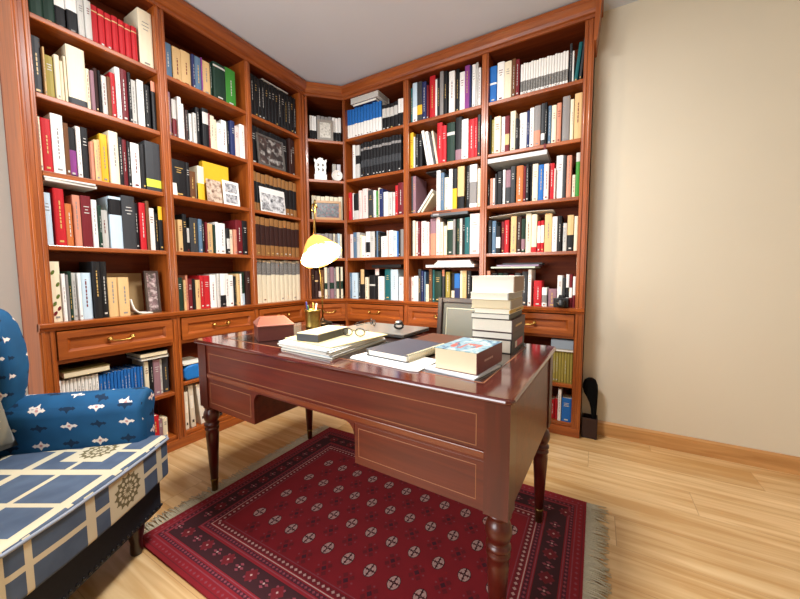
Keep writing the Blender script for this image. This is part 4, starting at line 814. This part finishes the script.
loc_, rz_ = place('C', .270, .045, ZS[1] + .0005); t = thing('clock', 'round white clock beside the heraldic plaque in the corner bay', 'clock', loc_, rz_)
TY = Matrix.Translation((0, 0, .054)) @ Matrix.Rotation(R(90), 4, 'X')
G().lathe([(.040, -.03), (.047, -.02), (.049, -.004), (.047, .004), (.043, .006), (.042, .002), (0, .002)], 0, 0, porc, 32, TY).build('case', t)
g = G(); g.box(-.0015, .0015, -.0045, -.0035, .054, .082, blk); g.box(-.0015, .018, -.0045, -.0035, .0525, .0555, blk); g.build('hands', t); G().box(-.025, .025, .0, .03, 0, .008, porc).build('foot', t, .001)
for x, c_, lab in ((.248, '#a39d93', 'grey beige case behind the round clock'), (.288, '#c5c0c4', 'pale lilac case behind the round clock')):
    loc_, rz_ = place('C', x, .085, ZS[1] + .0005); o = G().box(-.017, .017, 0, .05, 0, .165, plain('case_' + lab.split()[0], c_, .5)).build('box', None, .003, loc=loc_, rot=(0, 0, rz_)); tag(o, lab, 'box')
# ---------------------------------------------------------------- flat things lying on the books
def lying(name, fr, s0, s1, d0, d1, z, h, mat, label, cat, tilt=0, rz=0, group=None, mat2=None):
    loc_, r0 = place(fr, (s0 + s1) / 2, d0, z); g = G(); w_ = (s1 - s0) / 2
    if mat2:
        g.box(-w_, w_, 0, d1 - d0, 0, .002, mat); g.box(-w_, w_, 0, d1 - d0, h - .002, h, mat); g.box(-w_, w_, d1 - d0 - .003, d1 - d0, .002, h - .002, mat); g.box(-w_ + .003, w_ - .003, .003, d1 - d0 - .003, .002, h - .002, mat2)
    else: g.box(-w_, w_, 0, d1 - d0, 0, h, mat)
    o = g.build(name, None, .0015); o.matrix_world = Matrix.Translation(loc_) @ Matrix.Rotation(r0 + rz, 4, 'Z') @ Matrix.Rotation(R(tilt), 4, 'Y'); return tag(o, label, cat, group)
wbk = BM['w']
lying('magazine', 'L', .565, .755, .005, .15, 1.513, .012, news, 'grey magazine lying on the fourth shelf books above the armchair', 'magazine', 0, .03)
lying('magazine', 'L', .562, .748, .0, .145, 1.5255, .0085, plain('white_glossy', '#dcdad4', .3), 'white magazine on the grey one, fourth shelf above the armchair', 'magazine', 0, -.02)
lying('booklet', 'L', 1.80, 2.05, .03, .15, 2.5445, .008, news, 'pale booklet lying on the black volumes near the corner', 'booklet')
lying('book', 'R', -1.88, -1.64, .01, .19, 2.5165, .022, BM['B'], 'navy book lying under the white one on the blue volumes', 'book', mat2=paper)
lying('book', 'R', -1.90, -1.61, .0, .17, 2.540, .044, BM['w'], 'thick white book lying on top of the blue and white volumes', 'book', mat2=BM['S'])
lying('magazine', 'R', -1.70, -1.41, .01, .18, 1.128, .026, black, 'flat black folder lying on the fifth shelf left of the desk chair', 'folder')
lying('folder', 'R', -1.20, -1.03, .05, .2, 1.866, .010, BM['K'], 'dark grey folder lying on the books below the green shelf', 'folder')
dvd = thing('disc_player', 'dark grey disc player lying on the books, second bay right of the corner', 'player', *place('R', -.985, .004, 1.514))
G().box(-.15, .15, 0, .2, 0, .046, plain('player_grey', '#55575b', .35, Metallic=.3)).build('case', dvd, .004); G().box(-.14, .02, -.0015, .001, .026, .032, black).build('slot', dvd); G().box(-.13, -.08, -.002, .001, .010, .022, glassy).build('button', dvd, .001)
lying('tray', 'R', -1.165, -.775, -.02, .2, 1.124, .020, plain('tray_white', '#dcdee0', .4), 'white flat box lying on the books behind the desk chair', 'box')
for k in range(3): lying('paper_stack', 'R', -1.10 + k * .01, -.80 - k * .008, .0 + k * .006, .19, 1.1446 + k * .011, .0105, [paper, news, plain('lilac_paper', '#cfc6c6', .6)][k], ['white papers on the white flat box, lowest of three', 'grey newspapers in the middle on the white flat box', 'pale lilac papers topmost on the white flat box'][k], 'papers', 0, .02 * (k - 1))
tr = plain('tray_grey', '#b9bcbc', .35)
lying('tray', 'R', -.690, -.305, -.012, .2, 1.842, .030, tr, 'light grey flat case lying tilted on the third shelf of the rightmost bay', 'case', 0)
g = G(); sheetp = [(-.22, .012), (-.1, .022), (0, .028), (.1, .030), (.2, .026)]
g.prism(sheetp + [(x, z + .0015) for x, z in sheetp[::-1]], 0, .17, 'y', paper); loc_, r0 = place('R', -.46, .012, 1.4615); o = g.build('sheet', None); o.matrix_world = Matrix.Translation(loc_) @ Matrix.Rotation(r0, 4, 'Z'); tag(o, 'curved white sheet lying on the fourth shelf books, rightmost bay', 'sheet')
for k, (mm, lab) in enumerate(((plain('green_white', '#b9c4b0', .5), 'pale green magazine lowest on the books behind the desk pile'), (plain('violet_cover', '#8d7590', .4), 'violet magazine lying on the pale green one behind the desk pile'), (BM['K'], 'dark folder topmost on the books behind the desk pile'))):
    lying('folder' if k == 2 else 'magazine', 'R', -.66 + k * .04, -.36 + k * .02, .0 + .01 * k, .19, 1.112 + k * .0125, .0115, mm, lab, lab.split()[1 if k == 2 else (2 if k == 0 else 1)], 0, .04 * (k - 1))
# camera on the right bookcase
cm_ = thing('camera', 'black camera standing before the books behind the desk pile', 'camera', *place('R', -.197, -.012, ZD + .0005))
G().box(-.045, .045, 0, .035, 0, .062, black).build('body', cm_, .005); G().prism([(-.018, .062), (.018, .062), (.012, .082), (-.012, .082)], .002, .033, 'y', black).build('viewfinder', cm_, .002)
G().lathe([(0, .045), (.020, .045), (.026, .04), (.027, .006), (.028, 0)][::-1], 0, 0, black, 22, Matrix.Translation((.004, .0, .031)) @ Matrix.Rotation(R(90), 4, 'X')).build('lens', cm_)
for k, (cc, s_, lab) in enumerate((('w', -1.258, 'white book leaning far right against the mauve book, third shelf right of the corner'), ('c', -1.226, 'cream book leaning under the white leaning one, third shelf right of the corner'))):
    g = G(); hh, ww, ln = .205 - .04 * k, .016, 37; book_mesh(g, ww, hh, .14, cc, None, 900 + k); loc_, r0 = place('R', s_, .018, ZS[2] + .0005 + ww * math.sin(R(ln))); o = g.build('book'); o.matrix_world = Matrix.Translation(loc_) @ Matrix.Rotation(r0, 4, 'Z') @ Matrix.Rotation(R(ln), 4, 'Y'); tag(o, lab, 'book')
# yellow book shown cover out
yb = G(); T = Matrix(); book_mesh(yb, .045, .268, .17, 'y', None, 5)
loc_, r0 = place('L', 1.342, .070, ZS[2] + .0005)
yo = thing('book', 'large yellow book facing cover out behind the photographs on the left bookcase', 'book', loc_, r0)
G().box(.0, .178, .0, .003, 0, .268, BM['y']).build('front_cover', yo); G().box(.003, .175, .0032, .038, .003, .264, pages).build('page_block', yo); G().box(0, .178, .0382, .041, 0, .268, BM['y']).build('back_cover', yo)
G().box(-.003, .0, .0, .041, 0, .268, BM['y']).build('spine', yo)
# lower left shelves: lying books, bag, binders
lying('book', 'L', .575, .76, .012, .19, .5735, .030, plain('gilt_brown', '#6d5a30', .4), 'brown gold book lying on the thin white volumes behind the armchair', 'book', mat2=pages)
lying('book', 'L', .90, 1.045, .012, .19, .586, .016, BM['S'], 'light grey book lying on the tall books under the armchair drawer', 'book', mat2=paper)
lying('book', 'L', .895, 1.04, .008, .19, .6025, .026, BM['k'], 'black book lying on the light grey one under the armchair drawer', 'book', mat2=pages)
def binder(s, w_, h, lean, col, lab):
    loc_, r0 = place('L', s, .03, .0855); t = thing('binder', lab, 'binder', loc_, r0, 'binders on the bottom shelf'); bmx = plain('binder_' + lab.split()[0], col, .5, .05, 20)
    Tn = Matrix.Translation((0, 0, w_ * math.sin(R(lean)) if lean > 0 else 0)) @ Matrix.Rotation(R(lean), 4, 'Y')
    G().box(0, w_, 0, .17, 0, h, bmx, Tn).build('case', t, .002); G().box(w_ * .2, w_ * .8, -.001, .001, h * .45, h * .75, paper, Tn).build('spine_label', t); G().box(w_ * .3, w_ * .7, -.001, .001, h * .12, h * .18, black, Tn).build('finger_hole', t)
binder(1.128, .022, .245, 0, '#e2d6c4', 'cream short binder at the left on the bottom shelf near the desk'); binder(1.163, .030, .285, -2, '#d8ccb8', 'beige tall binder in the middle on the bottom shelf near the desk'); binder(1.226, .034, .275, -5, '#e6dfd2', 'white binder leaning left on the bottom shelf near the desk')
g = G(); bagm = plain('blue_nylon', '#1f74c4', .4, .15, 25)
g.prism([(-.05, .0), (.05, .0), (.064, .025), (.062, .07), (.045, .092), (.0, .100), (-.045, .092), (-.062, .07), (-.064, .025)], 0, .14, 'y', bagm)
loc_, r0 = place('L', 1.190, .012, .4055); o = g.build('pouch', None, .012, 3, loc=loc_, rot=(0, 0, r0)); tag(o, 'bright blue nylon pouch on the shelf left of the desk corner', 'pouch')
lying('papers', 'L', 1.125, 1.26, .012, .19, .5065, .012, paper, 'white papers lying on the blue pouch', 'papers')
# a dark cable coil on the bottom shelf
g = G()
for k in range(5): g.tube([(.05 * math.cos(a) * (1 + .1 * k), .035 * math.sin(a) + .006 * k, .008 + .013 * k + .004 * math.sin(3 * a + k)) for a in [2 * math.pi * j / 20 for j in range(20)]], .0055, black if k % 2 else dgrey, 7, closed=True)
loc_, r0 = place('L', 1.345, .08, .0856); tag(g.build('cable_coil', None, loc=loc_, rot=(0, 0, r0)), 'coil of black cable on the bottom shelf behind the desk leg', 'cable')
# lower right: grey box on the olive volumes
lying('box', 'R', -.25, -.116, .02, .2, .559, .016, paper, 'white papers lying on the olive volumes in the rightmost bay', 'papers')
lying('box', 'R', -.25, -.116, .015, .2, .576, .062, plain('box_grey', '#8f9aa5', .5), 'blue grey box lying above the olive volumes, rightmost bay', 'box')
# bookmark ribbon hanging from a shelf
g = G(); g.box(-.006, .006, -.003, -.002, -.045, 0, BM['R']); g.box(-.006, .006, -.003, .03, 0, .0008, BM['R']); loc_, r0 = place('R', -.322, .0, ZR[1] + .0002); o = g.build('bookmark', None, loc=loc_, rot=(0, 0, r0)); tag(o, 'dark red bookmark ribbon hanging from the second shelf of the rightmost bay', 'bookmark')
# ---------------------------------------------------------------- narrow stand against the wall beside the right bookcase
bxm_ = plain('dark_brown_box', '#2a100d', .5, .15, 20)
st = thing('umbrella_stand', 'dark brown narrow stand on the floor beside the right end of the bookcase', 'stand', (-.008, 2.507, 0))
g = G()
for a in ((-.045, .045, -.045, -.038), (-.045, .045, .038, .045), (-.045, -.038, -.038, .038), (.038, .045, -.038, .038)): g.box(a[0], a[1], a[2], a[3], .012, .135, bxm_)
g.box(-.045, .045, -.045, .045, .004, .012, bxm_); g.build('body', st, .003)
for x in (-.034, .034):
    for y in (-.034, .034): G().lathe([(.009, 0), (.009, .004)], x, y, black, 10).build('foot', st)
pad_ = 0; pad = [(.008, .013), (.036, .013), (.037, .16), (.040, .24), (.041, .32), (.038, .355), (.026, .385), (.006, .398), (-.016, .396), (-.036, .382), (-.046, .355), (-.047, .325), (-.040, .295), (-.022, .265), (-.006, .23), (.004, .19), (.008, .15)]
o = G().prism(pad, 2.485, 2.512, 'y', plain('black_cover', '#080808', .8, Specular_IOR_Level=.1)).build('racket_cover', None, .010, 3, loc=(-.008, 0, 0)); tag(o, 'black rounded racket cover standing in the dark brown stand', 'racket cover')
